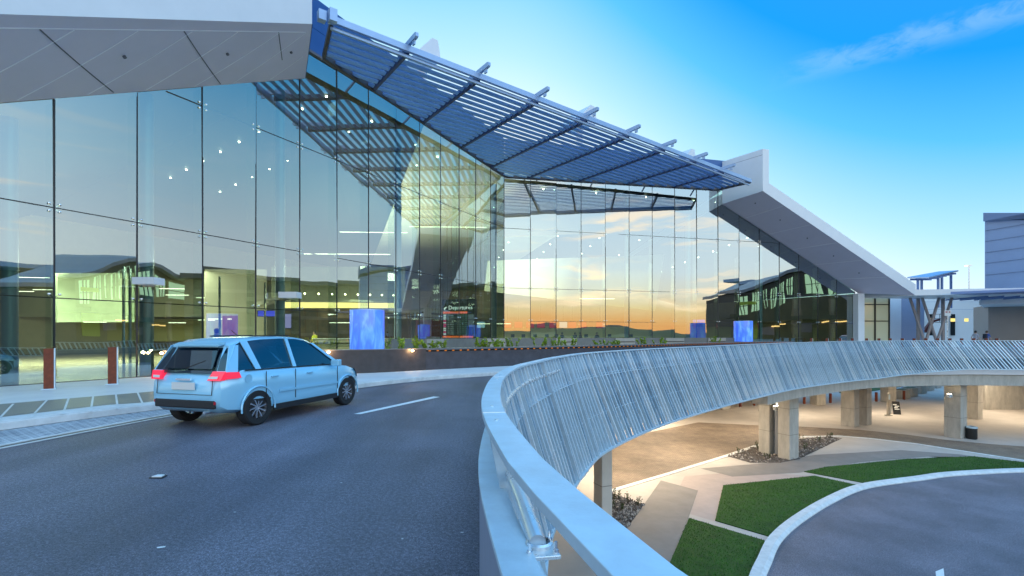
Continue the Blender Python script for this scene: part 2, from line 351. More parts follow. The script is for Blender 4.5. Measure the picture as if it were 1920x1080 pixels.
m = MB(); m.poly([(-9000, -9000, LOW - 0.05), (9000, -9000, LOW - 0.05), (9000, 9000, LOW - 0.05), (-9000, 9000, LOW - 0.05)]); struct(m.build('ground', FIELD))
m = MB(); m.poly([(-70, -60, LOW), (130, -60, LOW), (130, 135, LOW), (-70, 135, LOW)]); struct(m.build('plaza_paving', PLAZA))
def lowpoly(name, pts, dz, mt, extra=()):
    m = MB(); m.poly([gp(x, y, LOW) + V((0, 0, dz)) for x, y in pts] + [V((x, y, LOW + dz)) for x, y in extra]); return m.build(name, mt, fix=False)
struct(lowpoly('brick_paving', [(1118, 925), (1118, 850), (1140, 828), (1166, 821), (1309, 792), (1424, 797.5), (1497, 799.6), (1612, 806), (1700, 815), (1775, 825), (1860, 833), (1990, 842), (1990, 872), (1920, 863), (1826, 848.7), (1719, 832), (1634, 822), (1570, 817), (1497, 818.5), (1412, 836), (1356, 855), (1245, 889), (1140, 920)], 0.008, PAVER))
strip = [(1118, 928), (1140, 920), (1245, 889), (1356, 855), (1412, 836), (1497, 818.5), (1570, 817), (1634, 822), (1719, 832), (1826, 848.7), (1920, 863), (1990, 874)]
pts = [gp(x, y, LOW) for x, y in strip]; fr = frames(pts); m = MB()
m.sweep(fr, [(0, 0.002), (0.28, 0.002), (0.28, 0.03), (0, 0.03)]); struct(m.build('paving_kerb', KERBM))
struct(lowpoly('grey_paving', [(1313.5, 878.6), (1441.6, 868), (1527, 853), (1689, 844), (1800, 852), (1990, 880), (1990, 876), (1920, 868), (1834, 857), (1740, 856.5), (1612, 867), (1501, 886.5), (1373, 894)], 0.008, GREYS))
struct(lowpoly('grey_path', [(1239, 901), (1309, 920), (1294, 963), (1252, 1066), (1235, 1110), (1120, 1110), (1120, 1070), (1172.6, 996)], 0.012, GREYS))
struct(lowpoly('pink_paving', [(1283.6, 893.5), (1356, 887), (1463, 889), (1527, 892), (1356, 911), (1341, 978), (1294, 964), (1309, 920), (1275, 911)], 0.004, PINK))
lawns = [[(1508, 885), (1548, 876.5), (1698, 861.5), (1826, 856.5), (1990, 876), (1990, 886), (1920, 882), (1783, 888), (1715, 896.5), (1630, 908)],
         [(1356, 911), (1527, 893), (1612, 911.5), (1548, 937), (1484, 975.5), (1443, 1007), (1341, 977)],
         [(1292, 972.5), (1434, 1015), (1415, 1060), (1400, 1110), (1390, 1170), (1230, 1170), (1252, 1066)]]
gv, gf = [], []
def in_poly(x, y, P):
    c = False; n = len(P)
    for i in range(n):
        x1, y1 = P[i][0], P[i][1]; x2, y2 = P[i - 1][0], P[i - 1][1]
        if (y1 > y) != (y2 > y) and x < (x2 - x1) * (y - y1) / (y2 - y1) + x1: c = not c
    return c
for k, lw in enumerate(lawns):
    P = [gp(x, y, LOW) for x, y in lw]
    m = MB(); m.prism([p + V((0, 0, 0.002)) for p in P], (0, 0, 0.035)); struct(m.build('lawn', LAWN))
    x0, x1 = min(p.x for p in P), max(p.x for p in P); y0, y1 = min(p.y for p in P), max(p.y for p in P)
    n = int((x1 - x0) * (y1 - y0) * 330)
    for _ in range(min(n, 45000)):
        x, y = random.uniform(x0, x1), random.uniform(y0, y1)
        if not in_poly(x, y, P): continue
        a = random.uniform(0, 6.28); h = random.uniform(0.03, 0.07); ww = 0.012; lx, ly = random.gauss(0, 0.02), random.gauss(0, 0.02)
        o = len(gv); z = LOW + 0.03
        gv += [(x - ww * math.cos(a), y - ww * math.sin(a), z), (x + ww * math.cos(a), y + ww * math.sin(a), z), (x + lx, y + ly, z + h)]; gf.append((o, o + 1, o + 2))
me = bpy.data.meshes.new('grass'); me.from_pydata(gv, [], gf); me.materials.append(mat('grass blade', (0.05, 0.16, 0.008), 0.7, var=0.45, scale=1.2)); go = bpy.data.objects.new('grass', me); COL.objects.link(go); stuff(go, 'short mown green grass on the lawns beside the turning circle', 'grass')
ring = [(1380, 1170), (1392, 1125), (1407, 1080), (1420, 1053), (1441.6, 1012), (1484, 975), (1548, 937), (1612, 912), (1715, 897), (1783, 888.5), (1920, 882), (2010, 886)]
RP = spline([gp(x, y, LOW) for x, y in ring], 0.4); fr = frames(RP)
m = MB(); m.sweep(fr, [(0, 0.0), (0.42, 0.0), (0.42, 0.05), (0.30, 0.14), (0, 0.14)]); struct(m.build('turning_circle_kerb', KERBM, smooth=30))
m = MB(); m.poly([p + r * 0.4 + V((0, 0, 0.006)) for p, r in fr] + [V((48, 20, LOW + 0.006)), V((48, -30, LOW + 0.006)), V((2, -30, LOW + 0.006))]); struct(m.build('turning_circle_road', ASPH2, fix=False))
m = MB()
for pts in ([(1754, 1072), (1769, 1066), (1772, 1090), (1757, 1096)],):
    m.poly([gp(x, y, LOW) + V((0, 0, 0.011)) for x, y in pts])
struct(m.build('turning_circle_marking', PAINT, fix=False))

# gravel beds with loose stones
beds = [[(1360.5, 855), (1416, 836.5), (1470, 826), (1553, 818.5), (1578, 822.5), (1497, 861.5), (1463, 868), (1407.5, 868)],
        [(1118, 918), (1140, 925), (1207, 947), (1175, 992), (1140, 985), (1118, 990)]]
m = MB()
for bd in beds:
    P = [gp(x, y, LOW) for x, y in bd]
    m.poly([p + V((0, 0, 0.014)) for p in P], 0)
    x0, x1 = min(p.x for p in P), max(p.x for p in P); y0, y1 = min(p.y for p in P), max(p.y for p in P)
    for _ in range(2600):
        x, y = random.uniform(x0, x1), random.uniform(y0, y1)
        if not in_poly(x, y, P): continue
        s = random.uniform(0.03, 0.085); vs = []
        for d in ((1, 0, 0), (-1, 0, 0), (0, 1, 0), (0, -1, 0), (0, 0, 1), (0, 0, -1)):
            vs.append(V((x, y, LOW + 0.02 + s * 0.3)) + V(d) * s * random.uniform(0.6, 1.2) + V((random.gauss(0, s * .2), random.gauss(0, s * .2), 0)))
        m.add(vs, [(0, 2, 4), (2, 1, 4), (1, 3, 4), (3, 0, 4), (2, 0, 5), (1, 2, 5), (3, 1, 5), (0, 3, 5)], random.choice((1, 2, 3, 3)))
stuff(m.build('gravel', [GRAVELB, mat('stone pale', (0.42, 0.38, 0.34), 0.85, var=0.2, scale=5), mat('stone grey', (0.22, 0.20, 0.19), 0.85, var=0.2, scale=5), mat('stone brown', (0.13, 0.105, 0.09), 0.85, var=0.2, scale=5)], fix=False), 'loose stone gravel filling the beds around the concrete columns', 'gravel')
BEDS = [[gp(x, y, LOW) for x, y in bd] for bd in beds]

# upper road and footpath
road = [p for p in EDGE] + [V((60, 28.5, 0))] + [V((p.x, p.y, 0)) for p in reversed(RC[::2])]
m = MB(); m.poly(road); struct(m.build('road', ASPH, fix=False))
KP = [p + V((0, 0, 0.15)) for p in KERB]
fw = KP + [V((60, 60, .15)), V((36.5, 60, .15)), p2(36.2, .15), p2(0, .15), p1(-12, .15)]
m = MB(); m.poly(fw); struct(m.build('footpath', FOOT, fix=False))
m = MB(); m.sweep(frames(KERB), [(-0.32, 0.012), (0.02, 0.012), (0.02, 0.13), (-0.02, 0.156), (-0.32, 0.156)]); struct(m.build('kerb', KERBM, smooth=30))
# setts between the gutter and the kerb, slot drain along the carriageway
nE = min(range(len(EDGE)), key=lambda i: (EDGE[i] - V((-5.9, 12.0, 0))).length); nK = min(range(len(KERB)), key=lambda i: (KERB[i] - V((-6.35, 12.2, 0))).length)
m = MB(); m.poly([p + V((0, 0, 0.004)) for p in EDGE[:nE]] + [p + V((0, 0, 0.004)) for p in KERB[:nK][::-1]]); struct(m.build('setts', COBBLE, fix=False))
m = MB(); ef = frames(EDGE[:nE])
m.sweep(ef, [(-0.26, 0.004), (-0.17, 0.004), (-0.17, 0.02), (-0.26, 0.02)], 0); m.sweep(ef, [(-0.168, 0.004), (-0.06, 0.004), (-0.06, 0.009), (-0.168, 0.009)], 1); m.sweep(ef, [(-0.058, 0.004), (0.0, 0.004), (0.0, 0.012), (-0.058, 0.012)], 0)
struct(m.build('slot_drain', [KERBM, DARK]))
# slabs of dark stone on the footpath
outer = [p - r * 0.62 + V((0, 0, 0.155)) for p, r in frames(KERB) if p.y > 1 and p.y < 10.1]
tip = [gp(311, 752, 0.155), gp(297, 733, 0.155)]
inner = [V((-10.7, 10.1, 0.155)), V((-12.3, 7.7, 0.155)), V((-13.6, 5.0, 0.155)), V((-14.4, 1.5, .155))]
m = MB(); m.poly(outer + tip + inner)
struct(m.build('dark_footpath_slabs', FOOTD, fix=False))
m = MB()
for (a, b) in (((0, 783), (25, 757)), ((57, 783), (90, 748)), ((118, 776), (129, 746)), ((170, 771), (175, 741)), ((221, 766), (217, 738)), ((268, 758), (258, 736))):
    A, B = gp(*a, 0.159), gp(*b, 0.159); t = (B - A).normalized(); sd = V((t.y, -t.x, 0)) * 0.018
    m.poly([A - sd, A + sd, B + sd, B - sd])
struct(m.build('slab_joints', FOOT, fix=False))
m = MB(); m.poly([gp(663, 776.5) + V((0, 0, .005)), gp(676, 777) + V((0, 0, .005)), gp(825, 744.6) + V((0, 0, .005)), gp(813, 743.6) + V((0, 0, .005))]); struct(m.build('lane_marking', PAINT, fix=False))
c = gp(298, 895)
t = thing('road_stud', 'white reflective road stud on the dark asphalt, in front of the car', 'road stud', c)
m = MB(); m.prism([(-0.075, -0.05, 0.001), (0.075, -0.05, 0.001), (0.06, 0.05, 0.001), (-0.06, 0.05, 0.001)], (0, 0, 0.012)); m.build('stud_base', DARK, t)
m = MB(); m.prism([(-0.055, -0.04, 0.013), (0.055, -0.04, 0.013), (0.04, 0.035, 0.013), (-0.04, 0.035, 0.013)], (0, 0, 0.010)); m.build('reflector', PAINT, t, bevel=0.003)
m = MB()
for (x, y, s) in ((303, 1026, 0.02), (866, 998, 0.012), (440, 960, 0.008), (640, 905, 0.008), (755, 1010, .007)):
    c = gp(x, y, .004); m.poly([c + V((math.cos(a) * s * random.uniform(.5, 1.4) * 1.6, math.sin(a) * s * random.uniform(.5, 1.2), 0)) for a in (0, 1, 2, 3, 4, 5)])
struct(m.build('paint_spots', PAINT, fix=False))

# ------------------------------------------------------------------ the elevated roadway: deck, beam, columns
br = thing('elevated_roadway', 'curved concrete elevated roadway on square columns over the forecourt', 'road bridge')
dk = [V((p.x + r.x * 0.14, p.y + r.y * 0.02, -1.25)) for p, r in RF[::2]] + [V((60, 56, -1.25)), V((-70, 56, -1.25)), V((-70, -25, -1.25))]
m = MB(); m.prism(dk, (0, 0, 1.22)); m.build('deck', CONCP, br)
bf = [(p, r) for p, r in RF if p.x > 13 and p.y > 20]
m = MB(); m.sweep(bf, [(-0.75, -2.02), (0.05, -2.02), (0.05, -1.26), (-0.75, -1.26)]); m.build('edge_beam', CONC, br, bevel=0.02)
def column(x, y, wx, wy, rz, mt=CONC, top=-1.26):
    ax = (V((math.cos(rz), math.sin(rz), 0)), V((-math.sin(rz), math.cos(rz), 0)), V((0, 0, 1)))
    m = MB(); m.box((x, y, (LOW + top) / 2), (wx, wy, top - LOW), ax)
    o = m.build('column', mt, br, bevel=0.03)
    for z in (-2.9, -4.5):
        m = MB(); m.box((x, y, z), (wx + .006, wy + .006, .03), ax); m.build('form_joint', mat('form joint', (.26, .24, .21), .85), o)
    return o
C1, C2 = px(1441, 800, 31.2), px(1478, 800, 29.9)
for x, y, wx, wy, rz, mt in [(C1.x, C1.y, .95, .75, .5, CONC), (C2.x, C2.y, .95, .75, .5, CONC), (28.3, 40.5, 1.0, 1.0, .6, CONC), (29.9, 41.2, .95, .95, .6, CONC),
                         (33.5, 53, 1.3, .9, .3, CONC), (42.7, 54.9, 1.3, .9, .3, CONC), (33.0, 36.0, .95, 1.0, .45, CONC), (42.0, 43.9, .8, .8, .4, CONC),
                         (16.0, 46.0, 1.9, .9, .2, CONCP), (20.3, 49.6, 1.1, .9, .2, CONC), (21.7, 49.6, .95, .9, .2, CONC), (3.72, 19.8, .5, .62, .4, CONCP)]:
    column(x, y, wx, wy, rz, mt)
m = MB(); m.box((52.5, 50.5, (LOW - 1.26) / 2), (8.5, 2.4, -1.26 - LOW)); m.build('pier_wall', CONC, br, bevel=0.03)

# ------------------------------------------------------------------ the sloped fin balustrade along the deck edge
bal = thing('fin_balustrade', 'long curving galvanised steel balustrade of slanted fins on the deck edge', 'balustrade')
def ztop(x): return 1.15 + 0.06 * min(1, max(0, (x - 8) / 15))
def zbot(x): return -1.32 + 0.50 * min(1, max(0, (x - 24) / 8))
m = MB(); cap = []
for p, r in RF: cap.append((V((p.x, p.y, ztop(p.x))), r))
seam_pts = []
m.sweep(cap, [(0, -0.035), (0.012, -0.035), (0.012, -0.008), (0.122, -0.008), (0.122, -0.03), (0.134, -0.03), (0.134, 0), (0, 0)]); m.build('top_cap', GALV, bal, bevel=0.003)
WELD = mat('weld bead', (0.85, 0.88, 0.9), 0.4, 0.3)
for s0 in np.arange(0.8, RS[-1], 2.4):
    p, t, r = at_s(RC, RS, s0); c = V((p.x, p.y, ztop(p.x))) + r * 0.067; m = MB()
    m.box(c + V((0, 0, .0015)), (0.006, 0.134, 0.003), (t, r, V((0, 0, 1)))); m.build('cap_joint', WELD, bal)
    for d in (-0.25, 0.25): m = MB(); m.lathe([(0, .0035), (.011, .0035), (.013, .001), (.013, 0)], c + t * d, n=10); m.build('cap_screw', CHROME, bal)
FINS = [mat('fin light', (.62, .77, .86), .38, .25, var=.08, scale=3), mat('fin mid', (.42, .58, .70), .38, .3, var=.08, scale=3), mat('fin bright', (.78, .88, .93), .32, .25, var=.06, scale=3)]
SLANT = 1.25
def fin_ends(s):
    p, t, r = at_s(RC, RS, s); a = V((p.x, p.y, ztop(p.x) - 0.035)) + r * 0.075
    q, t2, r2 = at_s(RC, RS, s + SLANT); b = V((q.x, q.y, zbot(q.x))) + r2 * (0.12 + 0.42)
    return a, b, t, r
gap = 0.23; s = next(RS[i] for i, q in enumerate(RC) if q.y > 2.3 and q.x < .2); bay = []; k = 0
while s < RS[-1] - 2.2:
    if k % 9 == 0:
        if bay:
            m = MB()
            for a, b, t, r in bay:
                dr = (b - a).normalized(); nn = dr.cross(t).normalized()
                m.box((a + b) / 2, ((b - a).length, 0.055, 0.075), (dr, nn.cross(dr), nn), random.choice((0, 0, 1, 2)))
            for fz in (0.22, 0.62, 0.985):     # tie rods and a foot rail bind the fins of one bay
                pts = [bay[0][0].lerp(bay[0][1], fz)] + [a.lerp(b, fz) for a, b, _, _ in bay]
                if fz < .9: m.tube(pts, 0.009, 5)
            m.build('slat_panel', FINS, bal); 
        a, b, t, r = fin_ends(s); m = MB(); dr = (b - a).normalized(); nn = dr.cross(t).normalized()
        m.box((a + b) / 2, ((b - a).length, 0.035, 0.125), (dr, nn.cross(dr), nn)); m.build('post', GALV, bal); bay = []
    else: bay.append(fin_ends(s + random.uniform(-.03, .03)))
    k += 1; s += gap
fr = [(V((p.x + r.x * .54, p.y + r.y * .54, zbot(p.x))), r) for p, r in RF[6:]]
m = MB(); m.sweep(fr, [(-0.06, -0.03), (0.05, -0.03), (0.05, 0.03), (-0.06, 0.03)]); m.build('foot_rail', GALV, bal)
fr = [(p, r) for p, r in RF]
m = MB(); m.sweep(fr, [(0.142, -1.22), (0.17, -1.22), (0.17, -0.88), (0.142, -0.88)]); m.build('lit_edge_strip', WHITE, bal)  # white strip paints the deck edge as lit behind the fins
m = MB(); m.sweep(fr, [(0.125, -0.86), (0.14, -0.86), (0.14, 0.02), (0.125, 0.02)]); m.build('gap_shade_sheet', mat('gap shade', (.10, .14, .19), .5, .2, var=.2, scale=2), bal)  # dark sheet added so the gaps between fins look shaded

# inner crash barrier with its pipe rail
pb = thing('crash_barrier', 'low pale steel crash barrier with a pipe rail inside the balustrade', 'barrier')
m = MB(); m.sweep(RF, [(-0.012, -0.02), (0.115, -0.02), (0.115, 0.72), (-0.012, 0.72)]); m.build('barrier_wall', mat('barrier plate', (0.36, 0.40, 0.50), 0.45, 0.3, var=0.15, scale=9, stretch=(6, 6, .6)), pb)
m = MB(); m.sweep(RF, [(-0.02, 0.722), (0.125, 0.722), (0.125, 0.75), (-0.02, 0.75)]); m.build('barrier_cap', GALV, pb, bevel=0.004)
i0 = min(range(len(RC)), key=lambda i: (RC[i] - V((-0.03, 1.86, 0))).length)
def offp(i, o, z): p, r = RF[i]; return V((p.x + r.x * o, p.y + r.y * o, z))
path = spline([offp(i0, .158, .752), offp(i0 + 1, .156, .80), offp(i0 + 3, .150, .85), offp(i0 + 6, .145, .865), offp(i0 + 12, .14, .87), offp(i0 + 20, .14, .87), offp(i0 + 30, .14, .87)], .06)
m = MB(); m.tube(path, 0.036, 18); m.build('pipe_rail', GALVP, pb, smooth=60)
p, r = RF[i0]; t = V((-r.y, r.x, 0)); fpl = MB(); c = offp(i0, .165, .735) - t * .03
fpl.box(c, (0.15, 0.13, 0.016), (t, r, V((0, 0, 1)))); o = fpl.build('base_plate', GALVP, pb, bevel=0.003)
m = MB(); m.lathe([(.056, 0), (.056, .012), (.045, .018)], c + t * .03 + V((0, 0, .008)), n=20); m.build('flange', GALVP, pb, smooth=40)
for d in ((-.05, .05), (.06, .05), (-.05, -.055)):
    m = MB(); cc = c + t * d[0] + r * d[1] + V((0, 0, .008)); m.lathe([(.012, 0), (.012, .014), (.006, .014), (.006, .045), (0, .045)], cc, n=6); m.build('bolt', CHROME, pb)
m = MB(); m.sweep(RF, [(0.118, -0.03), (0.215, -0.03), (0.215, 0.035), (0.118, 0.035)]); m.build('ledge', CONCP, pb)
nr = [(p, r) for p, r in RF if -4 < p.y < 2.5]; m = MB(); m.sweep(nr, [(0.217, -0.30), (0.62, -0.30), (0.62, 0.03), (0.217, 0.03)]); m.build('ledge_nose', CONCP, pb)
for o_, z_ in ((.165, .28), (.185, .52)):
    m = MB(); m.sweep(RF, [(o_, z_), (o_ + .045, z_), (o_ + .045, z_ + .012), (o_, z_ + .012)]); m.build('flat_rail', GALV, pb)
# ------------------------------------------------------------------ the terminal
tm = thing('airport_terminal', 'airport terminal with folded white roof, tall glass walls and a lit hall', 'airport terminal', FOLD)
def TB(mb, name, mats, **k):
    o = mb.build(name, mats, **k); o.parent = tm; o.matrix_parent_inverse = Matrix.Translation(-V(tm.location)); return o
def TS(mb, name, mats, par, **k):
    o = mb.build(name, mats, **k); o.parent = par; return o
ZP, TP = 22.55, 20.6                       # where the two roofs end (depth on the left facade, run on the right facade)
TOPZ = 14.9; PARA = 17.65
def roof1(Z): return max(3.4, 8.12 + 0.608 * (Z - 13.6))
def roof2(t): return 13.65 - 0.5026 * (t - TP)
def top1(Z): return roof1(Z) if Z <= ZP else TOPZ
def top2(t): return TOPZ if t < TP else roof2(t)
STEP1 = 1.92; STEP2 = 2.244
Zs = [39.6 - STEP1 * k for k in range(0, 21)][::-1]       # depths of the mullions, left facade
Ts = [STEP2 * k for k in range(0, 17)]                     # runs of the mullions, right facade
LEV = (2.72, 5.45, 10.35)
def pane(base, P, a, b, top):
    """one bay of glass from a to b, cut by the roof line"""
    cuts = sorted({a, b, *([ZP] if (P is p1 and a < ZP < b) else []), *([TP] if (P is p2 and a < TP < b) else [])})
    pts = [P(a, .15), P(b, .15)]
    tops = []
    for i in range(len(cuts) - 1, -1, -1):
        c = cuts[i]
        if c == b: tops.append(P(c, top(c - 1e-4)))
        elif c == a: tops.append(P(c, top(c + 1e-4)))
        else: tops += [P(c, top(c + 1e-4)), P(c, top(c - 1e-4))]
    pts += tops
    c = sum((p for p in pts), V((0, 0, 0))) / len(pts)
    rot = Matrix.Rotation(random.gauss(0, 0.0028), 3, 'Z') @ Matrix.Rotation(random.gauss(0, 0.0028), 3, (D1 if P is p1 else D2))
    m = MB(); m.poly([c + rot @ (p - c) for p in pts]); return TB(m, 'glass_panel', GLASS, fix=False)
for P, Q, top in ((p1, Zs, top1), (p2, Ts, top2)):
    n1 = N1 if P is p1 else N2; dd = D1 if P is p1 else D2
    step = STEP1 if P is p1 else STEP2
    for i, q in enumerate(Q):
        if i < len(Q) - 1: pane(None, P, Q[i], Q[i + 1], top)
        if P is p2 and i == 0: continue
        zt = min(top(q - 0.02), top(q + 0.02)) - 0.01
        if zt < 0.6: continue
        c = P(q, .15, -0.012); m = MB(); m.box(c + V((0, 0, (zt - .15) / 2)), (0.045, 0.05, zt - .15), (dd, n1, V((0, 0, 1)))); mu = TB(m, 'mullion', DARK)
        a, b = P(q, .15, -0.10), P(q, .15, -0.62); m = MB(); m.poly([a, b, V((b.x, b.y, zt - .05)), V((a.x, a.y, zt - .05))]); TB(m, 'glass_fin', FINGLASS, fix=False)
        if q > 8 or P is p2:
            for lv in LEV:
                if lv > zt - 0.35: continue
                m = MB()
                for sx in (-1, 1):
                    for sz in ((-1, 1) if lv > 3 else (1,)):
                        e = P(q + sx * 0.125 * step / 2.2, lv + sz * 0.11, 0.03); m.lathe([(0, .016), (.032, .012), (.04, 0), (.04, -.03)], (0, 0, 0), n=8)
                        k0 = len(m.v) - 32
                        for j in range(k0, len(m.v)):
                            x, y, z = m.v[j]; m.v[j] = tuple(e + dd * x + V((0, 0, 1)) * y + n1 * z)
                        m.beam(P(q, lv, -0.06), e - n1 * .03, .022, .022)
                TB(m, 'spider_fitting', CHROME)
    for lv in LEV:                                            # open joints between panes
        m = MB()
        lo = Q[0]; hi = Q[-1]
        a = None
        qs = np.linspace(lo, hi, 400)
        ok = [q for q in qs if top(q) > lv + 0.05]
        if ok: m.beam(P(ok[0], lv, -0.004), P(ok[-1], lv, -0.004), .02, .032)
        TB(m, 'pane_joint', DARK)
m = MB(); m.beam(p1(39.6, .15), p1(39.6, TOPZ), .05, .05, up=(1, 0, 0)); TB(m, 'fold_mullion', DARK)
m = MB(); m.beam(p1(ZP, TOPZ + .06, .03), p1(39.57, TOPZ + .06, .03), .12, .12); m.beam(p2(.03, TOPZ + .06, .03), p2(TP, TOPZ + .06, .03), .12, .12); TB(m, 'head_rail', SEAMD)
m = MB(); m.beam(p1(1.3, .12, .02), p1(39.5, .12, .02), .10, .10); m.beam(p2(.1, .12, .02), p2(35.8, .12, .02), .10, .10); TB(m, 'sill_rail', DARK)

# navy parapet wall above the glass, with joints
m = MB()
def wallstrip(P, a, b, z0, z1, n1):
    m.prism([P(a, z0, .04), P(b, z0, .04), P(b, z1, .04), P(a, z1, .04)], -n1 * .35)
wallstrip(p1, ZP - .3, 39.55, TOPZ + .13, 16.15, N1); wallstrip(p1, ZP - .3, 39.55, 16.17, PARA, N1); wallstrip(p2, .1, TP + 1, TOPZ + .13, 16.15, N2); wallstrip(p2, .1, TP + 1, 16.17, PARA, N2)
TB(m, 'parapet_wall', NAVY)

# left roof
def out1(Z): return V((-17.58 + 0.5292 * Z, Z, 13.59 + 0.613 * (Z - 18.65)))
IN1, IN2 = -N1, -N2
FH = 1.05
A0, A1 = 6.2, ZP; B0, B1 = 4.0, 18.65                       # glass line and outer line spans
def g1(Z): return p1(Z, roof1(Z) if Z > 5.85 else 3.4, .03)
gl = [g1(A0), g1(A1)]; ol = [out1(B0), out1(B1)]
m = MB(); m.prism([gl[0], gl[1], ol[1], ol[0]], (0, 0, 0.06), 0)
# panel joints in the soffit
def lerp2(a, b, u, v): return (a[0].lerp(a[1], u)).lerp(b[0].lerp(b[1], u), v)
def soffit_grid(gl, ol, nu=48, nv=6):
    m = MB()
    for z, flip in ((0, 0), (.06, 1)):
        vs = [lerp2(gl, ol, i / nu, j / nv) + V((0, 0, z)) for i in range(nu + 1) for j in range(nv + 1)]
        m.add(vs, [[i * (nv + 1) + j, (i + 1) * (nv + 1) + j, (i + 1) * (nv + 1) + j + 1, i * (nv + 1) + j + 1] for i in range(nu) for j in range(nv)])
    return m
sn = (gl[1] - gl[0]).cross(ol[0] - gl[0]).normalized(); sn = sn if sn.z < 0 else -sn
def soffit_lines(gl, ol, sn, par, lines, spots):
    out = []
    for u0, v0, u1, v1, k in lines:
        m = MB(); out.append(m)
        for j in range(8):
            f0, f1 = j / 8, (j + 1) / 8
            a, b = lerp2(gl, ol, u0 + (u1 - u0) * f0, v0 + (v1 - v0) * f0) + sn * .006, lerp2(gl, ol, u0 + (u1 - u0) * f1, v0 + (v1 - v0) * f1) + sn * .006
            m.beam(a, b, .032, .010, up=sn, m=k)
    for u, v in spots:
        m = MB(); out.append(m); c = lerp2(gl, ol, u, v) + sn * .02; m.tube([c, c + sn * .06], .05, 10, 1)
    for i, m in enumerate(out): TS(m, 'soffit_joint' if i < len(lines) else 'soffit_lamp', [SEAM, SEAMD], par)
m = soffit_grid(gl, ol); o = TB(m, 'roof_soffit', SOFFIT, fix=False)
L1 = [(a_, .02, b_, .86, 0) for a_, b_ in ((.13, .30), (.215, .385), (.30, .47), (.385, .56), (.472, .646), (.56, .734), (.648, .822), (.735, .917), (.815, .985))] + [(.90, .02, .985, .45, 0), (.05, .87, .985, .87, 0)] + [(.597, .02, .52, .86, 1), (.787, .02, .72, .86, 1), (.93, .40, .915, .86, 1), (.40, .02, .32, .86, 1)]
soffit_lines(gl, ol, sn, o, L1, [(.62, .55), (.80, .55), (.95, .55), (.45, .5)])
m = MB(); m.prism([ol[0] - N1 * .1, ol[0], ol[1], ol[1] - N1 * .1], (0, 0, FH)); TB(m, 'roof_fascia', WHITE)
back1 = [g1(A0) + IN1 * 34 + V((0, 0, -1)), g1(A1) + IN1 * 34 + V((0, 0, -1))]
m = MB(); m.prism([ol[0] + V((0, 0, FH - .02)) - N1 * .1, ol[1] + V((0, 0, FH - .02)) - N1 * .1, back1[1] + V((0, 0, 4)), back1[0] + V((0, 0, 4))], (0, 0, .1)); TB(m, 'roof_plane', WHITE)
fl = D1 * .6
m = MB(); m.prism([ol[1] + V((0, 0, FH - .01)) - fl, ol[1] + V((0, 0, FH - .01)), V((ol[1].x, ol[1].y, 17.6)), V((ol[1].x, ol[1].y, 17.6)) - fl], (g1(A1) - ol[1]) * V((1, 1, 0)) if False else V((gl[1].x - ol[1].x, gl[1].y - ol[1].y, 0)) * .985); TB(m, 'roof_blade', WHITE)
m = MB(); m.prism([ol[1], ol[1] + V((0, 0, FH)), V((gl[1].x, gl[1].y, ol[1].z + FH)), gl[1]], D1 * .03); TB(m, 'roof_end', NAVY)

# right roof
def out2(t): q = V((.21, 36.16, 0)) + D2 * t; return V((q.x, q.y, 13.94 - 0.5054 * (t - 21.94)))
gr = [p2(TP, roof2(TP), .03), p2(36.3, roof2(36.3), .03)]; orr = [out2(21.94), out2(39.0)]
m = soffit_grid(gr, orr); o = TB(m, 'roof_soffit', SOFFIT, fix=False)
sn2 = (gr[1] - gr[0]).cross(orr[0] - gr[0]).normalized(); sn2 = sn2 if sn2.z < 0 else -sn2
L2 = [(.15 + .17 * k, .03, .13 + .17 * k, .97, 0) for k in range(5)]
soffit_lines(gr, orr, sn2, o, L2, [(.06, .6), (.22, .6), (.40, .6), (.58, .6), (.76, .6)])
m = MB(); m.prism([orr[0] - N2 * .1, orr[0], orr[1], orr[1] - N2 * .1], (0, 0, FH)); TB(m, 'roof_fascia', WHITE)
m = MB(); hs = V((0, 0, FH - .02)); m.prism([orr[0] + hs - N2 * .1, orr[1] + hs - N2 * .1, gr[1] - N2 * 26 + hs + V((0, 0, .3)), gr[0] - N2 * 26 + hs + V((0, 0, .3))], (0, 0, .1)); TB(m, 'roof_plane', WHITE)
m = MB(); bl = [orr[0], V((orr[0].x, orr[0].y, 17.55)), V((gr[0].x, gr[0].y, 17.55)), gr[0]]
m.prism([p + N2 * .004 for p in bl], D2 * .62); m.beam(bl[1] + V((0, 0, -.5)) - D2 * .004, bl[2] + V((0, 0, -.5)) - D2 * .004, .01, .02, m=1); TB(m, 'roof_blade', [WHITE, SEAMD])
# flat tail of the roof running on as a thin entrance canopy
m = MB(); a = orr[1]
m.prism([a + V((-.15, 0, 0)), V((a.x + 19, a.y - 2.0, a.z + .15)), V((a.x + 19, a.y + 8, a.z + .15)), V((a.x - 2.6, a.y + 3.4, a.z))], (0, 0, .55)); TB(m, 'entrance_canopy', WHITE)
m = MB(); q = V((a.x + 2.2, a.y - 1.2, a.z + .02))
m.prism([q, V((a.x + 20, a.y - 4.6, a.z + .55)), V((a.x + 20, a.y - 1.6, a.z + .5)), V((a.x + 5, a.y - .3, a.z))], (0, 0, .22)); TB(m, 'canopy_edge', STEEL)
m = MB()
for k in range(9):
    b = V((a.x + 7 + k * 1.5, a.y + .2, a.z - .06)); m.beam(b, b + V((.5, 5, 0)), .1, .14)
TB(m, 'canopy_rib', STEEL)
m = MB(); q = px(1610, 600, 48.0); m.box((q.x, q.y, 2.9), (.78, .6, 5.6), (D2, -N2, V((0, 0, 1)))); TB(m, 'end_column', WHITE, bevel=.02)
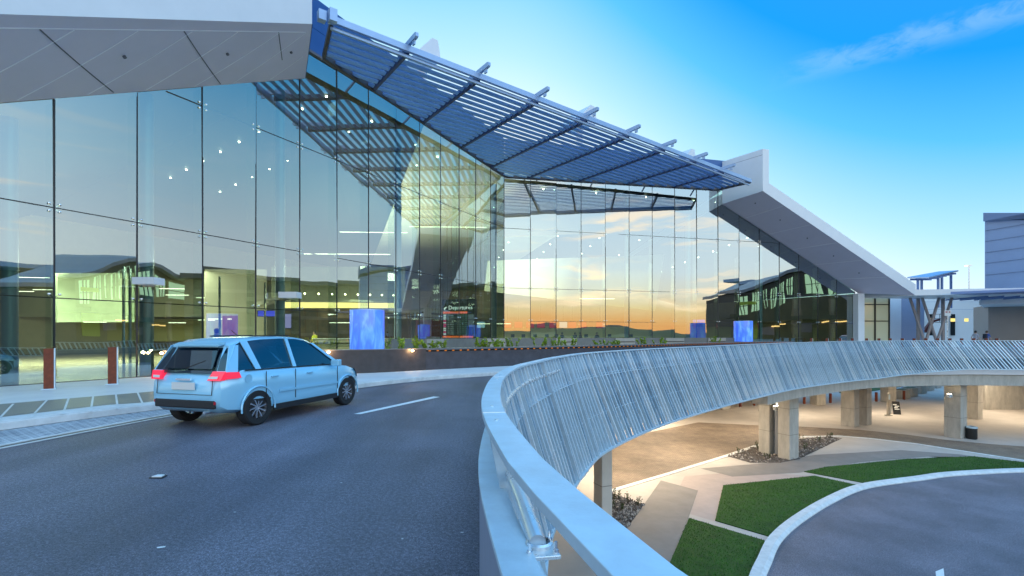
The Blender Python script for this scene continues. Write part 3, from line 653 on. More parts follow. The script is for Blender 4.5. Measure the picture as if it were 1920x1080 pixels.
# roof lights behind the canopy
for x, y, Z, wd, ht in ((808, 70, 32.0, 1.7, 1.5), (1106, 196, 42.5, 2.0, 1.6), (1296, 278, 47.0, 2.0, 1.6)):
    c = px(x, y, Z); m = MB(); d = V((.797, .604, 0)); nn = V((-.604, .797, 0))
    b0 = c - V((0, 0, ht)); prof = [(-1.3, 0), (.6, 0), (.75, ht * .35), (.55, ht), (.1, ht)]
    m.prism([b0 + d * u * wd * .55 + V((0, 0, w_)) for u, w_ in prof], nn * 2.6); 
    m.box(b0 + nn * 1.3 + V((0, 0, -1.2)), (.5, .5, 2.4)); TB(m, 'roof_light', WHITE)

# ------------------------------------------------------------------ the hall inside
def inn(P, q, z, d): return P(q, z, -d)
dep1, dep2 = 33.0, 30.0
flr = [p1(-1, .13, -.05), p1(39.6, .13, -.05), p2(36, .13, -.05), p2(36, .13, -dep2), V((-13, 74, .13)), p1(-1, .13, -dep1)]
m = MB(); m.poly(flr); TB(m, 'hall_floor', HALLF, fix=False)
m = MB()
cb = [p1(-1, 3.2, -dep1), p1(ZP, 10.5, -dep1), V((-13, 74, 9.5)), p2(TP, 10.0, -dep2), p2(36, 6.2, -dep2)]
cf = [p1(3.9, 3.35, -.1), p1(ZP, roof1(ZP) + .02, -.1), p1(ZP + .02, TOPZ, -.1), p1(39.6, TOPZ, -.1), p2(TP, TOPZ, -.1), p2(TP + .02, roof2(TP), -.1), p2(36.2, roof2(36.2), -.1)]
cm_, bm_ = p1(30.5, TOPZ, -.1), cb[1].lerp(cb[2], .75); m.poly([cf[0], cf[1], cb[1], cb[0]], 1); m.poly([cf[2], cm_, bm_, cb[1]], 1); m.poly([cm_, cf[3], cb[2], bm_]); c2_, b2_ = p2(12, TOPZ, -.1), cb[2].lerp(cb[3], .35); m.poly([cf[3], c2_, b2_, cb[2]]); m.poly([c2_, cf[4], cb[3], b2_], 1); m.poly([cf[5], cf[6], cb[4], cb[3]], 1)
TB(m, 'hall_ceiling', [CEIL, mat('shaded grey ceiling', (.045, .042, .040), .6, var=.05, scale=.4)], fix=False)  # second colour paints the dim parts of the ceiling dark
m = MB()
bw = [flr[3], flr[4], flr[5]]
for a, b, za, zb in ((p2(36, .13, -dep2), V((-13, 74, .13)), 12, 12), (V((-13, 74, .13)), p1(-1, .13, -dep1), 12, 12), (p1(-1, .13, -dep1), p1(-1, .13, -.1), 6, 6), (p2(36, .13, -dep2), p2(36, .13, -.15), 6.3, 5.7)):
    m.poly([a, b, V((b.x, b.y, zb)), V((a.x, a.y, za))])
TB(m, 'back_wall', HALLW, fix=False)
# outer shell keeps daylight out of the roof space
m = MB(); m.poly([p + V((0, 0, .4)) for p in (cf[2], cf[3], cf[4], cb[3], cb[2], cb[1])]); 
m.v = [(x, y, max(z, 15.6)) for x, y, z in m.v]; TB(m, 'middle_roof', WHITE, fix=False)
# bulkheads, mezzanine and lit walls
def panel(name, x0, y0, x1, y1, Z0, Z1, mt, th=.2):
    a, b, c, d = px(x0, y1, Z0), px(x1, y1, Z1), px(x1, y0, Z1), px(x0, y0, Z0)
    c.z = d.z if False else c.z
    n = (b - a).cross(V((0, 0, 1))).normalized(); m = MB(); m.prism([a, b, c, d], -n * th); return TB(m, name, mt)
panel('mezzanine_front', -60, 524, 420, 594, 35, 41, mat('beige mezzanine', (.42, .40, .31), .6, var=.12, scale=.5), .4)
panel('mezzanine_front', 700, 545, 930, 600, 50, 55, BROWNP, .4)
panel('mezzanine_front', 930, 600, 1500, 612, 61, 66, BROWNP, .4)
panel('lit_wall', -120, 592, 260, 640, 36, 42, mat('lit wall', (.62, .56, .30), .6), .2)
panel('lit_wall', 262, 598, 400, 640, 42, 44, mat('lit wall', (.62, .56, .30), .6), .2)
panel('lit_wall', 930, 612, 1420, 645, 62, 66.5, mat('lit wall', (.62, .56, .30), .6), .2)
panel('green_wall', 108, 512, 252, 604, 29, 33, mat('pale green wall', (.50, .58, .42), .5, var=.15, scale=.5), .3)
panel('grey_screen_wall', 385, 505, 500, 645, 33, 36, mat('grey screen', (.42, .38, .31), .6), .2)
panel('timber_wall', 418, 592, 446, 650, 30, 30.6, TIMBER, .2)
panel('timber_wall', 782, 600, 828, 632, 42, 44, TIMBER, .2)
panel('cafe_front', 510, 500, 760, 566, 33, 38, mat('cafe wall', (.24, .24, .18), .5, var=.2, scale=1), .3)
panel('cafe_back', 520, 580, 770, 645, 38, 44, mat('cafe back', (.10, .065, .03), .5, var=.5, scale=1.5), .2)
m = MB(); a, b = px(530, 572, 30.5), px(748, 573, 35.5); m.beam(a, b, .7, .34); TB(m, 'cafe_cove', COVE)
for k in range(9):
    c = a.lerp(b, (k + .5) / 9) + V((0, 0, .75)); m = MB(); m.lathe([(0, -.07), (.07, 0), (0, .07)], c, n=8); TB(m, 'pendant_lamp', WARM)
# brown soffit band just inside the right-hand glass
m = MB(); m.prism([p2(.3, 13.0, -.9), p2(19.5, 12.9, -.9), p2(19.5, 12.9, -9), p2(.3, 11.4, -9)], (0, 0, .25)); TB(m, 'brown_soffit', mat('brown soffit', (.17, .125, .08), .6, var=.1, scale=.5))
# white folded bulkhead planes seen through the right-hand glass
m = MB(); m.prism([p2(1, 9.5, -12), p2(22, 11.0, -12), p2(22, 4.5, -14), p2(1, 6.5, -14)], IN2 * .3); TB(m, 'folded_bulkhead', CEIL)
# columns behind the glass
for x, Z, r, zt in ((18, 14.75, .20, 8.2), (275, 17.95, .22, 10.5), (525, 22.9, .22, 13.2), (746, 30.2, .22, 14.4), (926, 40.6, .24, 14.2)):
    c = px(x, 630, Z); m = MB(); m.tube([(c.x, c.y, .14), (c.x, c.y, zt)], r, 20); TB(m, 'hall_column', COLUMN, smooth=40)
for x, Z, zt in ((1175, 44.0, 14), (1425, 47.2, 10.3), (1290, 45.5, 13.5)):
    c = px(x, 630, Z); m = MB(); m.tube([(c.x, c.y, .14), (c.x, c.y, zt)], .22, 20); TB(m, 'hall_column', COLUMN, smooth=40)
# door lobby beams with white ends
for x0, x1, y0, y1, Z in ((258, 299, 521, 534, 16.3), (527, 561, 548, 559, 21.2)):
    a = px((x0 + x1) / 2, (y0 + y1) / 2, Z); wd = (x1 - x0) / FX * Z; h = (y1 - y0) / FX * Z
    m = MB(); m.box(a, (wd, .5, h), (V((1, 0, 0)), V((0, 1, 0)), V((0, 0, 1)))); m.box(a + V((-2.4, 3.2, -.02)), (.35, 7.4, h * .85), (V((.8, .6, 0)), V((-.6, .8, 0)), V((0, 0, 1))), 1); TB(m, 'lobby_beam', [WHITE, CONC])
for x, Z in ((232, 18.4), (244, 19.0), (497, 24), (412, 21.6)):
    c = px(x, 620, Z); m = MB(); m.tube([(c.x, c.y, .14), (c.x, c.y, 4.2)], .05, 8); TB(m, 'lobby_post', CHROME)
# frosted safety band on the glass and low rail behind it
m = MB(); m.poly([p1(4, .98, -.03), p1(27, .98, -.03), p1(27, 1.18, -.03), p1(4, 1.18, -.03)]); 
fb = glassmat('frosted band', (.62, .66, .62), .10, .6); TB(m, 'frosted_band', fb, fix=False)
# ceiling lamps: rows of downlights and linear lamps
def ceil_z(P, q, d):
    if P is p1:
        z0 = roof1(q) if q < ZP else TOPZ; zb = (3.2 + (q + 1) / (ZP + 1) * 7.3) if q < ZP else 10.5 - (q - ZP) * .05
        return z0 + (zb - z0) * d / dep1
    z0 = top2(q); zb = 9.7 if q < TP else 10.0 - (q - TP) * .25
    return z0 + (zb - z0) * d / dep2
nd_ = 0
for P, lines in ((p1, ((25.2, 1), (28.2, 1), (34, 1))), (p2, ((4, 1), (9, 1), (14, 1), (19, 1), (25, 1)))):
    for q, _ in lines:
        for k in range(9 if P is p1 else 8):
            d = 2.0 + k * (1.9 if P is p1 else 2.6); z = ceil_z(P, q, d) - .16; c = P(q, z, -d)
            m = MB(); m.lathe([(0, -.02), (.045, -.015), (.055, .0), (.055, .05), (0, .05)], c, n=8); TB(m, 'downlight', DOWN); nd_ += 1
for x, y, Z, ln in ((60, 520, 33, 1.9), (82, 543, 36, 1.6), (30, 546, 34, 2), (175, 604, 30, 1.2), (195, 535, 36, 2), (320, 541, 34, 1.6), (330, 553, 37, 1.6), (330, 605, 33, 1), (395, 558, 34, 2), (410, 598, 30, 1.3), (385, 600, 33, 1), (640, 605, 33, 1.6),
                    (870, 607, 48, 2), (905, 607, 50, 2), (940, 607, 52, 2), (700, 435, 36, 5), (650, 476, 34, 6), (840, 425, 44, 7), (1000, 405, 50, 4), (1120, 560, 55, 4)):
    c = px(x, y, Z); m = MB(); m.beam(c - D1 * 0 - V((ln / 2, 0, 0)), c + V((ln / 2, .25, 0)), .06, .04); TB(m, 'linear_lamp', TUBEL)
# light of the hall: area lights in place of its ceiling lamps
def area(name, loc, sx, sy, power, col, rot=(0, 0, 0), spread=math.pi):
    l = bpy.data.lights.new(name, 'AREA'); l.shape = 'RECTANGLE'; l.size = sx; l.size_y = sy; l.energy = power; l.color = col; l.spread = spread
    o = bpy.data.objects.new(name, l); COL.objects.link(o); o.location = loc; o.rotation_euler = rot; return o
WC = (1.0, .88, .70)
HALLP = 0.5
for P, q, d, z, pw in ((p1, 12, 11, 3.9, 1900), (p1, 19, 13, 4.8, 2600), (p1, 27, 14, 9.4, 1300), (p1, 35, 15, 9.8, 1500), (p2, 7, 15, 9.2, 950), (p2, 17, 15, 9.0, 550), (p2, 28, 12, 6.2, 220)):
    c = P(q, z, -d); area('hall_light', c, 8, 8, pw * HALLP, WC, spread=R(120))
for P, q, d, z, pw in ((p1, 35, 9, 3.0, 1500), (p1, 38.5, 12, 3.0, 1700), (p2, 4, 10, 4, 1300)):  # unseen uplights added to brighten the cream ceiling near the fold
    c = P(q, z, -d); area('added_uplight', c, 9, 9, pw * HALLP, (1.0, .86, .68), (R(180), 0, 0), R(110))
for x, y, Z, pw, s_ in ((175, 500, 25.5, 420, 3.0), (20, 505, 28, 500, 4), (320, 500, 31, 650, 4), (445, 500, 27.5, 380, 3), (620, 505, 28, 420, 4), (850, 520, 46, 500, 4), (690, 560, 35, 160, 3), (-60, 560, 22, 300, 3), (120, 592, 26, 120, 3), (300, 590, 32, 160, 3)):  # more area lights, added to brighten the lower hall walls
    area('hall_light', px(x, y, Z), s_, s_, pw, (1.0, .90, .68))
# lower storey under the hall
m = MB(); m.poly([p2(-6, LOW, -10), p2(38, LOW, -10), p2(38, -1.27, -10), p2(-6, -1.27, -10)]); m.poly([V((-12, 20, LOW)), p2(-6, LOW, -10), p2(-6, -1.27, -10), V((-12, 20, -1.27))])
TB(m, 'lower_wall', mat('lower wall', (.30, .25, .18), .6, var=.2, scale=.4), fix=False)

# ------------------------------------------------------------------ the louvred sun canopy over the inner corner
ZC = 14.45
cA_, cA, cF, cE, cB_ = [V((x, y, ZC)) for x, y in ((-7.36, 19.75), (-8.67, 22.28), (-.50, 39.2), (18.1, 42.7), (20.0, 40.5))]
sc = thing('sun_canopy', 'blue steel louvred sun canopy spanning the inner corner of the glass facade', 'sun canopy', cA_)
def SB(mb, name, mats, **k):
    o = mb.build(name, mats, **k); o.parent = sc; o.matrix_parent_inverse = Matrix.Translation(-V(sc.location)); return o
ux = (cB_ - cA_).normalized(); uy = V((-ux.y, ux.x, 0)); LEN = (cB_ - cA_).length
loc = lambda p: ((p - cA_).dot(ux), (p - cA_).dot(uy))
PLN = [loc(p) for p in (cA_, cB_, cE, cF, cA)]
def span(v):
    xs = []
    for i in range(len(PLN)):
        (x1, y1), (x2, y2) = PLN[i], PLN[(i + 1) % len(PLN)]
        if (y1 > v) != (y2 > v): xs.append(x1 + (v - y1) / (y2 - y1) * (x2 - x1))
    return (min(xs), max(xs)) if len(xs) >= 2 else None
vmax = max(y for _, y in PLN)
raf = [3.45 + 3.85 * k for k in range(8)]
edges = [0.1] + raf + [LEN - .1]
W3 = lambda u, v, z=0: cA_ + ux * u + uy * v + V((0, 0, z))
tilt = R(10); bw_ = .32
for bi in range(len(edges) - 1):
    m = MB(); v = .55; n = 0
    # blades run square to the rafters; a rafter follows the canopy normal so each bay is a strip in u
    while v < vmax - .1:
        sp = span(v)
        if sp:
            a, b = max(edges[bi] + .10, sp[0] + .12), min(edges[bi + 1] - .10, sp[1] - .12)
            if b - a > .15:
                prof = []
                for s_, t_ in ((-.5, 0), (-.25, .035), (.1, .040), (.5, .004), (.15, -.040), (-.2, -.044)):
                    y = s_ * bw_; prof.append((y * math.cos(tilt) - t_ * math.sin(tilt), -y * math.sin(tilt) + t_ * math.cos(tilt)))
                m.prism([W3(a, v + y, z) for y, z in prof], ux * (b - a)); n += 1
        v += .50
    if n: SB(m, 'louvre_blades', BLADE, smooth=35)
m = MB(); m.beam(W3(0, 0, .03), W3(LEN, 0, .03), .16, .28); m.beam(W3(0, .16, -.24), W3(LEN, .16, -.24), .10, .12); SB(m, 'outer_beam', EDGEST, bevel=.01)
m = MB()
for a, b in ((cA_, cA), (cA, cF), (cF, cE), (cE, cB_)): m.beam(a + V((0, 0, -.02)), b + V((0, 0, -.02)), .14, .24)
SB(m, 'inner_frame', mat('bronze frame', (.05, .04, .045), .45))
for u in raf:
    vv = [y for y in np.arange(0, vmax, .05) if span(y + .001) and span(y + .001)[0] < u < span(y + .001)[1]]
    v1 = max(vv) if vv else .5
    m = MB(); m.beam(W3(u, .2, .05), W3(u, v1, .05), .15, .30); 
    for v in np.arange(.55, v1 - .1, .5): m.box(W3(u, v, .02), (.05, .10, .10), (ux, uy, V((0, 0, 1))))
    o = SB(m, 'rafter', mat('rafter navy', (.045, .065, .16), .4, .2))
    m = MB(); m.prism([W3(u - .07, -.62, .24), W3(u - .07, 1.2, .24), W3(u - .07, 1.2, .44), W3(u - .07, -.62, .48), W3(u - .07, -.74, .44), W3(u - .07, -.74, .28)], ux * .14); m.box(W3(u, -.42, .14), (.07, .2, .2), (ux, uy, V((0, 0, 1))))
    SB(m, 'rafter_tip', EDGEST)
m = MB(); m.box(W3(0, -.1, .1), (.3, .35, .5), (ux, uy, V((0, 0, 1)))); m.box(W3(-.35, .15, .1), (.3, .3, .4), (ux, uy, V((0, 0, 1)))); SB(m, 'corner_bracket', EDGEST)
m = MB()
for q in (25.5, 29.5, 33.5, 37.3): m.beam(p1(q, TOPZ + .25, .05), p1(q, ZC + .1, 1.0), .08, .1)
for q in (3, 8, 13, 18): m.beam(p2(q, TOPZ + .25, .05), p2(q, ZC + .1, 1.0), .08, .1)
SB(m, 'wall_stay', STEEL)
# ------------------------------------------------------------------ dark pool and planter wall in front of the glass
WP = spline([(x, y, 0) for x, y in [(-12.2, 16.9), (-9.0, 17.2), (-5.76, 18.27), (-3.54, 19.93), (-.07, 22.67), (3.6, 25.4), (7.7, 28.9), (14, 35.0), (19.4, 39.6), (24.5, 42.2)]], .5)
WF = frames(WP); ks = min(range(len(WP)), key=lambda i: (WP[i] - V((-3.54, 19.93, 0))).length)
t = thing('fountain_pool', 'dark stone pool wall with water cylinder and small warm lamps', 'pool', WP[ks // 2])
def sub(mb, name, mats, par, **k):
    o = mb.build(name, mats, **k); o.parent = par; o.matrix_parent_inverse = Matrix.Translation(-V(par.location)); return o
m = MB(); m.sweep(WF[:ks + 1], [(-.30, .13), (0, .13), (0, 1.02), (-.30, 1.02)]); m.sweep(WF[:ks + 1], [(-2.9, .13), (-2.6, .13), (-2.6, .98), (-2.9, .98)]); sub(m, 'pool_wall', WALLD, t)
m = MB(); m.sweep(WF[:ks + 1], [(-.34, 1.022), (.015, 1.022), (.015, 1.05), (-.34, 1.05)]); sub(m, 'coping', mat('pool coping', (.16, .155, .16), .3), t)
m = MB(); m.sweep(WF[:ks + 1], [(-2.6, .9), (-.3, .9), (-.3, .98), (-2.6, .98)]); sub(m, 'water', mat('pool water', (.01, .014, .02), .03, spec=.8), t)
t = thing('planter_wall', 'dark stone planter wall with a lit slot under its coping', 'planter', WP[ks + 20])
m = MB(); m.sweep(WF[ks:], [(-.30, .13), (-.02, .13), (-.02, .90), (-.30, .90)]); sub(m, 'planter_face', mat('planter stone', (.060, .055, .065), .4, var=.25, scale=3, bump=.1, bscale=50), t)
m = MB(); m.sweep(WF[ks:], [(-.34, .98), (.03, .98), (.03, 1.05), (-.34, 1.05)]); sub(m, 'coping', mat('pool coping', (.16, .155, .16), .3), t)
m = MB(); m.sweep(WF[ks:], [(-.30, .902), (-.07, .902), (-.07, .978), (-.30, .978)]); sub(m, 'slot', BLACK, t)
m = MB(); m.sweep(WF[ks:], [(-2.0, .4), (-.3, .4), (-.3, .86), (-2.0, .86)]); sub(m, 'soil', mat('soil', (.03, .022, .015), .9, var=.4, scale=5), t)
SLOTL = emat('slot lamp', (1.0, .30, .05), .5); WS = arclen(WP)
m = MB()
for s_ in np.arange(WS[ks] + .2, WS[-1], .38):
    p, tt, r = at_s(WP, WS, s_); m.box(p - r * .06 + V((0, 0, .94)), (.10, .02, .04), (tt, r, V((0, 0, 1))))
sub(m, 'slot_lamps', SLOTL, t)['kind'] = 'stuff'
lampg = 'small warm lamps on the dark pool wall'
for i, (x, lab) in enumerate(((300, 'small warm lamp at the far left end of the dark pool wall'), (420, 'small warm lamp on the dark pool wall behind the car roof'), (627, 'small warm lamp on the dark pool wall, close left of the blue water cylinder'), (768, 'small warm lamp on the dark pool wall, right of the blue water cylinder'))):
    j = min(range(ks), key=lambda i: abs(HX + FX * WP[i].x / WP[i].y - x)); p, r = WF[j]
    o = thing('wall_lamp', lab, 'lamp', p + r * .02 + V((0, 0, .965)), group=lampg)
    m = MB(); m.lathe([(.03, -.05), (.05, 0), (.05, .03), (.0, .035)], n=10); m.build('housing', CHROME, o)
    m = MB(); m.lathe([(0, -.04), (.045, -.02), (.055, .01), (0, .045)], (r.x * .05, r.y * .05, 0), n=10); m.build('bulb', emat('bulb', (1, .62, .25), 45), o)
    l = bpy.data.lights.new('lamp_light', 'POINT'); l.energy = 9; l.color = (1, .6, .28); l.shadow_soft_size = .05; lo = bpy.data.objects.new('lamp_light', l); COL.objects.link(lo); lo.location = p + r * .22 + V((0, 0, .98))
# glowing water cylinders
def cyl_mat():
    m = bpy.data.materials.new('lit water'); m.use_nodes = True; nt = m.node_tree; N = nt.nodes; L = nt.links; b = N['Principled BSDF']
    b.inputs['Base Color'].default_value = (.1, .25, .6, 1); b.inputs['Roughness'].default_value = .06
    tc = N.new('ShaderNodeTexCoord'); mp = N.new('ShaderNodeMapping'); mp.inputs['Scale'].default_value = (2.2, 2.2, .55); L.new(tc.outputs['Object'], mp.inputs[0])
    n = N.new('ShaderNodeTexNoise'); n.inputs['Scale'].default_value = 1.6; n.inputs['Detail'].default_value = 5; n.inputs['Distortion'].default_value = 1.2; L.new(mp.outputs[0], n.inputs[0])
    cr = N.new('ShaderNodeValToRGB'); e = cr.color_ramp.elements; e.new(.5); e[0].position = .3; e[0].color = (.04, .05, .80, 1); e[1].position = .5; e[1].color = (.05, .16, .95, 1); e[2].position = .74; e[2].color = (.22, .55, 1, 1)
    L.new(n.outputs[0], cr.inputs[0]); L.new(cr.outputs[0], b.inputs['Emission Color']); b.inputs['Emission Strength'].default_value = .62; return m
CYL = cyl_mat(); FR = mat('cylinder rim', (.35, .55, .85), .2, .2)
def water_cyl(lab, x, Z, r, h):
    c = px(x, 0, Z); t = thing('water_cylinder', lab, 'fountain', (c.x, c.y, 1.0), group='glowing blue water cylinders')
    m = MB(); m.lathe([(r, 0.03), (r, h - .03)], n=40); m.build('lit_cylinder', CYL, t, smooth=40)
    m = MB(); m.lathe([(r + .012, h - .04), (r + .012, h), (r * .55, h), (r * .5, h - .12), (0, h - .14)], n=40); m.build('top_basin', FR, t, smooth=40)
    m = MB(); m.lathe([(r + .06, -.02), (r + .06, .04), (r, .04)], n=40); m.build('base_ring', DARK, t, smooth=40)
    m = MB(); m.lathe([(0, h - .10), (r * .42, h - .09), (0, h - .05)], n=20); m.build('top_lamp', emat('pink lamp', (1, .55, .85), 3), t)
water_cyl('large glowing blue water cylinder on the dark pool, nearest the car', 688.5, 19.5, .675, 1.62)
water_cyl('distant glowing blue water cylinder standing on the planter near the end of the glass wall', 1393.5, 41.4, .75, 1.80)
# low grey wall between planter and glass, with pale bench panels
LWp = [px(735, 0, 26.4), px(800, 0, 29.6), px(900, 0, 34.4), px(950, 0, 35.8)] + [p2(t, 0, 3.0) for t in (3, 8, 13, 18, 20.0)]
LWp = spline([V((p.x, p.y, 0)) for p in LWp], .6); LF = frames(LWp); LS = arclen(LWp)
t = thing('low_wall', 'low grey concrete wall with pale bench panels in front of the glass', 'low wall', LWp[len(LWp) // 2])
m = MB(); m.sweep(LF, [(-.25, .13), (0, .13), (0, 1.36), (-.25, 1.36)]); sub(m, 'wall_body', mat('grey low wall', (.17, .165, .15), .6, var=.15, scale=2), t)
for s_ in (4.2, 10.5, 16.5, 21.5, 26.0, 30.0):
    if s_ < LS[-1] - 1:
        p, tt, r = at_s(LWp, LS, s_); m = MB(); m.box(p + r * .06 + V((0, 0, .74)), (1.7, .10, 1.2), (tt, r, V((0, 0, 1)))); m.box(p + r * .13 + V((0, 0, 1.05)), (1.6, .03, .05), (tt, r, V((0, 0, 1))), 1); sub(m, 'bench_panel', [mat('bench panel', (.36, .33, .28), .6, var=.1), BLACK], t)

# ------------------------------------------------------------------ plants
LEAF = mat('fresh leaf', (.28, .42, .03), .5, var=.5, scale=6)
LEAFD = mat('dark leaf', (.05, .09, .02), .6, var=.4, scale=6)
STEM = mat('stem', (.07, .06, .025), .8)
def shrub(name, lab, loc, w_, h, n, mt, group=None, seed=0, nst=6):
    rd = random.Random(seed); t = thing(name, lab, 'plant', loc, group=group); ms, ml = MB(), MB()
    for k in range(nst):
        a = rd.uniform(0, 6.28); b = V((rd.gauss(0, w_ * .22), rd.gauss(0, w_ * .18), 0)); e = b + V((math.cos(a) * w_ * .25, math.sin(a) * w_ * .25, h * rd.uniform(.6, 1)))
        mid = b.lerp(e, .5) + V((rd.gauss(0, .02), rd.gauss(0, .02), .02)); ms.tube([b, mid, e], [.008, .006, .003], 5)
        for j in range(n // nst):
            f = rd.uniform(.25, 1); p = b.lerp(mid, f * 2) if f < .5 else mid.lerp(e, f * 2 - 1)
            d = V((rd.gauss(0, 1), rd.gauss(0, 1), rd.uniform(.1, 1.1))).normalized(); sz = rd.uniform(.06, .12) * (.75 if mt is LEAFD else 1); sd = d.cross(V((rd.random(), rd.random(), rd.random()))).normalized() * sz * .28
            ml.add([p, p + d * sz * .5 + sd, p + d * sz, p + d * sz * .5 - sd], [(0, 1, 2, 3)])
    ms.build('stem', STEM, t); ml.build('leaves', mt, t, fix=False)
plx = [(748, 'beside the blue cylinder, sparse and low'), (772, 'low, right of the blue cylinder'), (806, 'bushy, just left of the first pale bench panel'), (826, 'thin, touching the first pale bench panel'), (899, 'small tuft below the departures board'), (918, 'bushy, below and right of the departures board'), (936, 'tallest of the clumps below the departures board'), (955, 'thin, at the foot of the glass fold'), (1018, 'short, right of the second pale bench panel'), (1042, 'wide, middle of the check-in front'), (1070, 'ragged, below the check-in desks'), (1131, 'small, right of the third bench panel'), (1156, 'round, right of the check-in passengers'), (1212, 'low, in the middle of the right glass wall'), (1238, 'spiky, in the middle of the right glass wall'), (1338, 'last clump before the distant blue cylinder')]
for i, (x, lab) in enumerate(plx):
    j = min(range(len(WP)), key=lambda i: abs(HX + FX * WP[i].x / WP[i].y - x)); p, r = WF[j]; q = p - r * .9
    q = px(x, 0, q.y); shrub('shrub', 'bright green leafy plant ' + lab, (q.x, q.y, .86), random.uniform(.7, 1.1), random.uniform(.45, .75), 260, LEAF, 'leafy plants in the dark planter', i)
k = 0
ring_l = ['by the left foot of the lit columns', 'left tip of the bed at the lit columns', 'behind the lit columns', 'right tip of the bed at the lit columns', 'in front of the lit columns', 'just right of the lit columns', 'between lit columns and brick paving', 'far right in the bed at the lit columns']
for x, y in ((1425, 846), (1385, 852), (1500, 826), (1556, 821), (1440, 862), (1510, 843), (1420, 839), (1535, 829)):
    p = gp(x, y, LOW); shrub('gravel_plant', 'small dark plant in gravel ' + ring_l[k], (p.x, p.y, LOW + .02), .4, .45, 70, LEAFD, 'small plants in the gravel beds', 50 + k); k += 1
for i, (x, y) in enumerate(((1147, 934), (1160, 938), (1178, 944), (1165, 960), (1195, 950), (1152, 955))):
    p = gp(x, y, LOW); shrub('gravel_plant', 'small dark plant in the nearest gravel bed, ' + ('against the pale column', 'second from the pale column', 'in the middle of the back row', 'on its own nearest the viewer', 'close to the grey path', 'low by the column foot')[i], (p.x, p.y, LOW + .02), .35, .5, 80, LEAFD, 'small plants in the gravel beds', 80 + i)

# ------------------------------------------------------------------ bollards
def bollard(lab, loc, rz, h=1.08, group=None, w_=.20):
    t = thing('bollard', lab, 'bollard', loc, rz, group)
    m = MB(); m.box((0, 0, h / 2 + .01), (w_, w_, h)); m.build('post', RUST, t, bevel=.006)
    m = MB(); m.box((w_ / 2 + .014, 0, h / 2 + .012), (.022, w_ * 1.02, h + .004)); m.build('edge_plate', GALV, t)
    m = MB(); m.box((0, 0, .012), (w_ * 1.5, w_ * 1.5, .024)); m.build('base_plate', GALV, t, bevel=.004); return t
gB = 'rust brown steel bollards'
b0 = bollard('rust brown square bollard, nearest, before the left glass wall', gp(92, 730, .15), R(38), group=gB)
dup(b0, gp(211, 720.5, .15), R(35), 'rust brown square bollard closer to the car, before the left glass wall')
fx = [1521, 1550, 1575, 1598, 1625, 1648, 1669, 1692, 1714, 1736, 1758, 1781, 1803, 1826, 1849, 1869]
where = ['first of the far row, before the dark glass', 'second of the far row, before the dark glass', 'third of the far row, before the dark glass', 'just before the white end column', 'just right of the white end column', 'before the pale glazed lobby', 'at the right edge of the glazed lobby', 'before the white annex', 'before the blue-grey annex side', 'at the foot of the first leaning strut', 'between the crossing struts', 'by the small white sign', 'left of the two walkers', 'at the feet of the left walker', 'at the feet of the right walker', 'beside the passing red car']
for x, lb in zip(fx, where):
    p = px(x, 0, 44.3 if x < 1780 else 44.6); dup(b0, (p.x, p.y, .20), R(-25), 'small distant rust brown bollard ' + lb)
lowb = [(1226, 781), (1243, 777), (1293, 769), (1307, 765), (1388, 763), (1414, 761), (1508, 757.7), (1557, 756), (1643, 753.5), (1695, 750)]
wl = ['behind the fins, first on the left', 'behind the fins, second on the left', 'left of the first pale pier', 'right beside the first pale pier', 'first left of the lit columns', 'close left of the lit columns', 'close right of the lit columns', 'between the lit columns and the paired columns', 'between paired columns and the sign post', 'in front of the concrete bench cubes']
for (x, y), lb in zip(lowb, wl): dup(b0, gp(x, y, LOW), R(20), 'dark bollard on the lower forecourt ' + lb)

# ------------------------------------------------------------------ forecourt furniture
t = thing('litter_bin', 'black round litter bin beside the right concrete column', 'bin', gp(1822, 823, LOW))
m = MB(); m.lathe([(0, .03), (.30, .03), (.31, .05), (.31, .86), (.28, .88), (0, .86)], n=24); m.build('body', BLACK, t, smooth=40)
m = MB(); m.lathe([(.315, .80), (.33, .80), (.33, .90), (.24, .93), (.24, .90), (.315, .86)], n=24); m.build('rim', GALV, t, smooth=40)
m = MB(); m.lathe([(0, 0), (.26, 0), (.26, .03), (0, .03)], n=20); m.build('foot', DARK, t)
seats = [(1691, 747), (1706, 743), (1723, 737.5), (1738, 732), (1752, 727), (1764, 723)]
sl_ = ['nearest', 'second nearest', 'third', 'fourth', 'fifth', 'farthest']
st0 = None
for (x, y), lb in zip(seats, sl_):
    p = gp(x, y, LOW); lab = f'concrete bench cube with dark end, {lb} in the receding row'
    if not st0:
        st0 = thing('bench_cube', lab, 'bench', p, R(35), 'concrete bench cubes in a row')
        m = MB(); m.box((0, 0, .55), (2.1, 1.1, 1.1)); m.build('block', CONC, st0, bevel=.03)
        m = MB(); m.box((1.06, 0, .5), (.05, .9, .95)); m.build('dark_panel', BLACK, st0)
        m = MB(); m.box((-.1, 0, 1.12), (1.7, .8, .08)); m.build('planting', LEAFD, st0, bevel=.03)
    else: dup(st0, p, R(35), lab)
t = thing('sign_post', 'slim pale post standing beside the leaning advertising board', 'post', gp(1666, 779, LOW), .2)
m = MB(); m.box((0, 0, 1.05), (.26, .16, 2.1)); m.build('post', CONC, t, bevel=.01); m = MB(); m.box((0, -.085, 1.75), (.2, .012, .5)); m.build('plate', GALV, t); m = MB(); m.box((0, 0, .03), (.45, .45, .06)); m.build('foot', CONC, t, bevel=.01)
t = thing('advertising_board', 'small leaning board with black, white and red stripes on the forecourt', 'sign board', gp(1681, 777, LOW), R(-15))
AX = (V((1, 0, 0)), V((0, .26, .966)), V((0, -.966, .26)))
m = MB(); m.box((0, .02, .62), (.62, 1.25, .03), AX, 0); m.box((0, -.05, .20), (.60, .36, .012), (AX[0], AX[1], AX[2]), 1); m.build('panel', [BLACK, mat('red print', (.6, .03, .02), .5)], t)
m = MB()
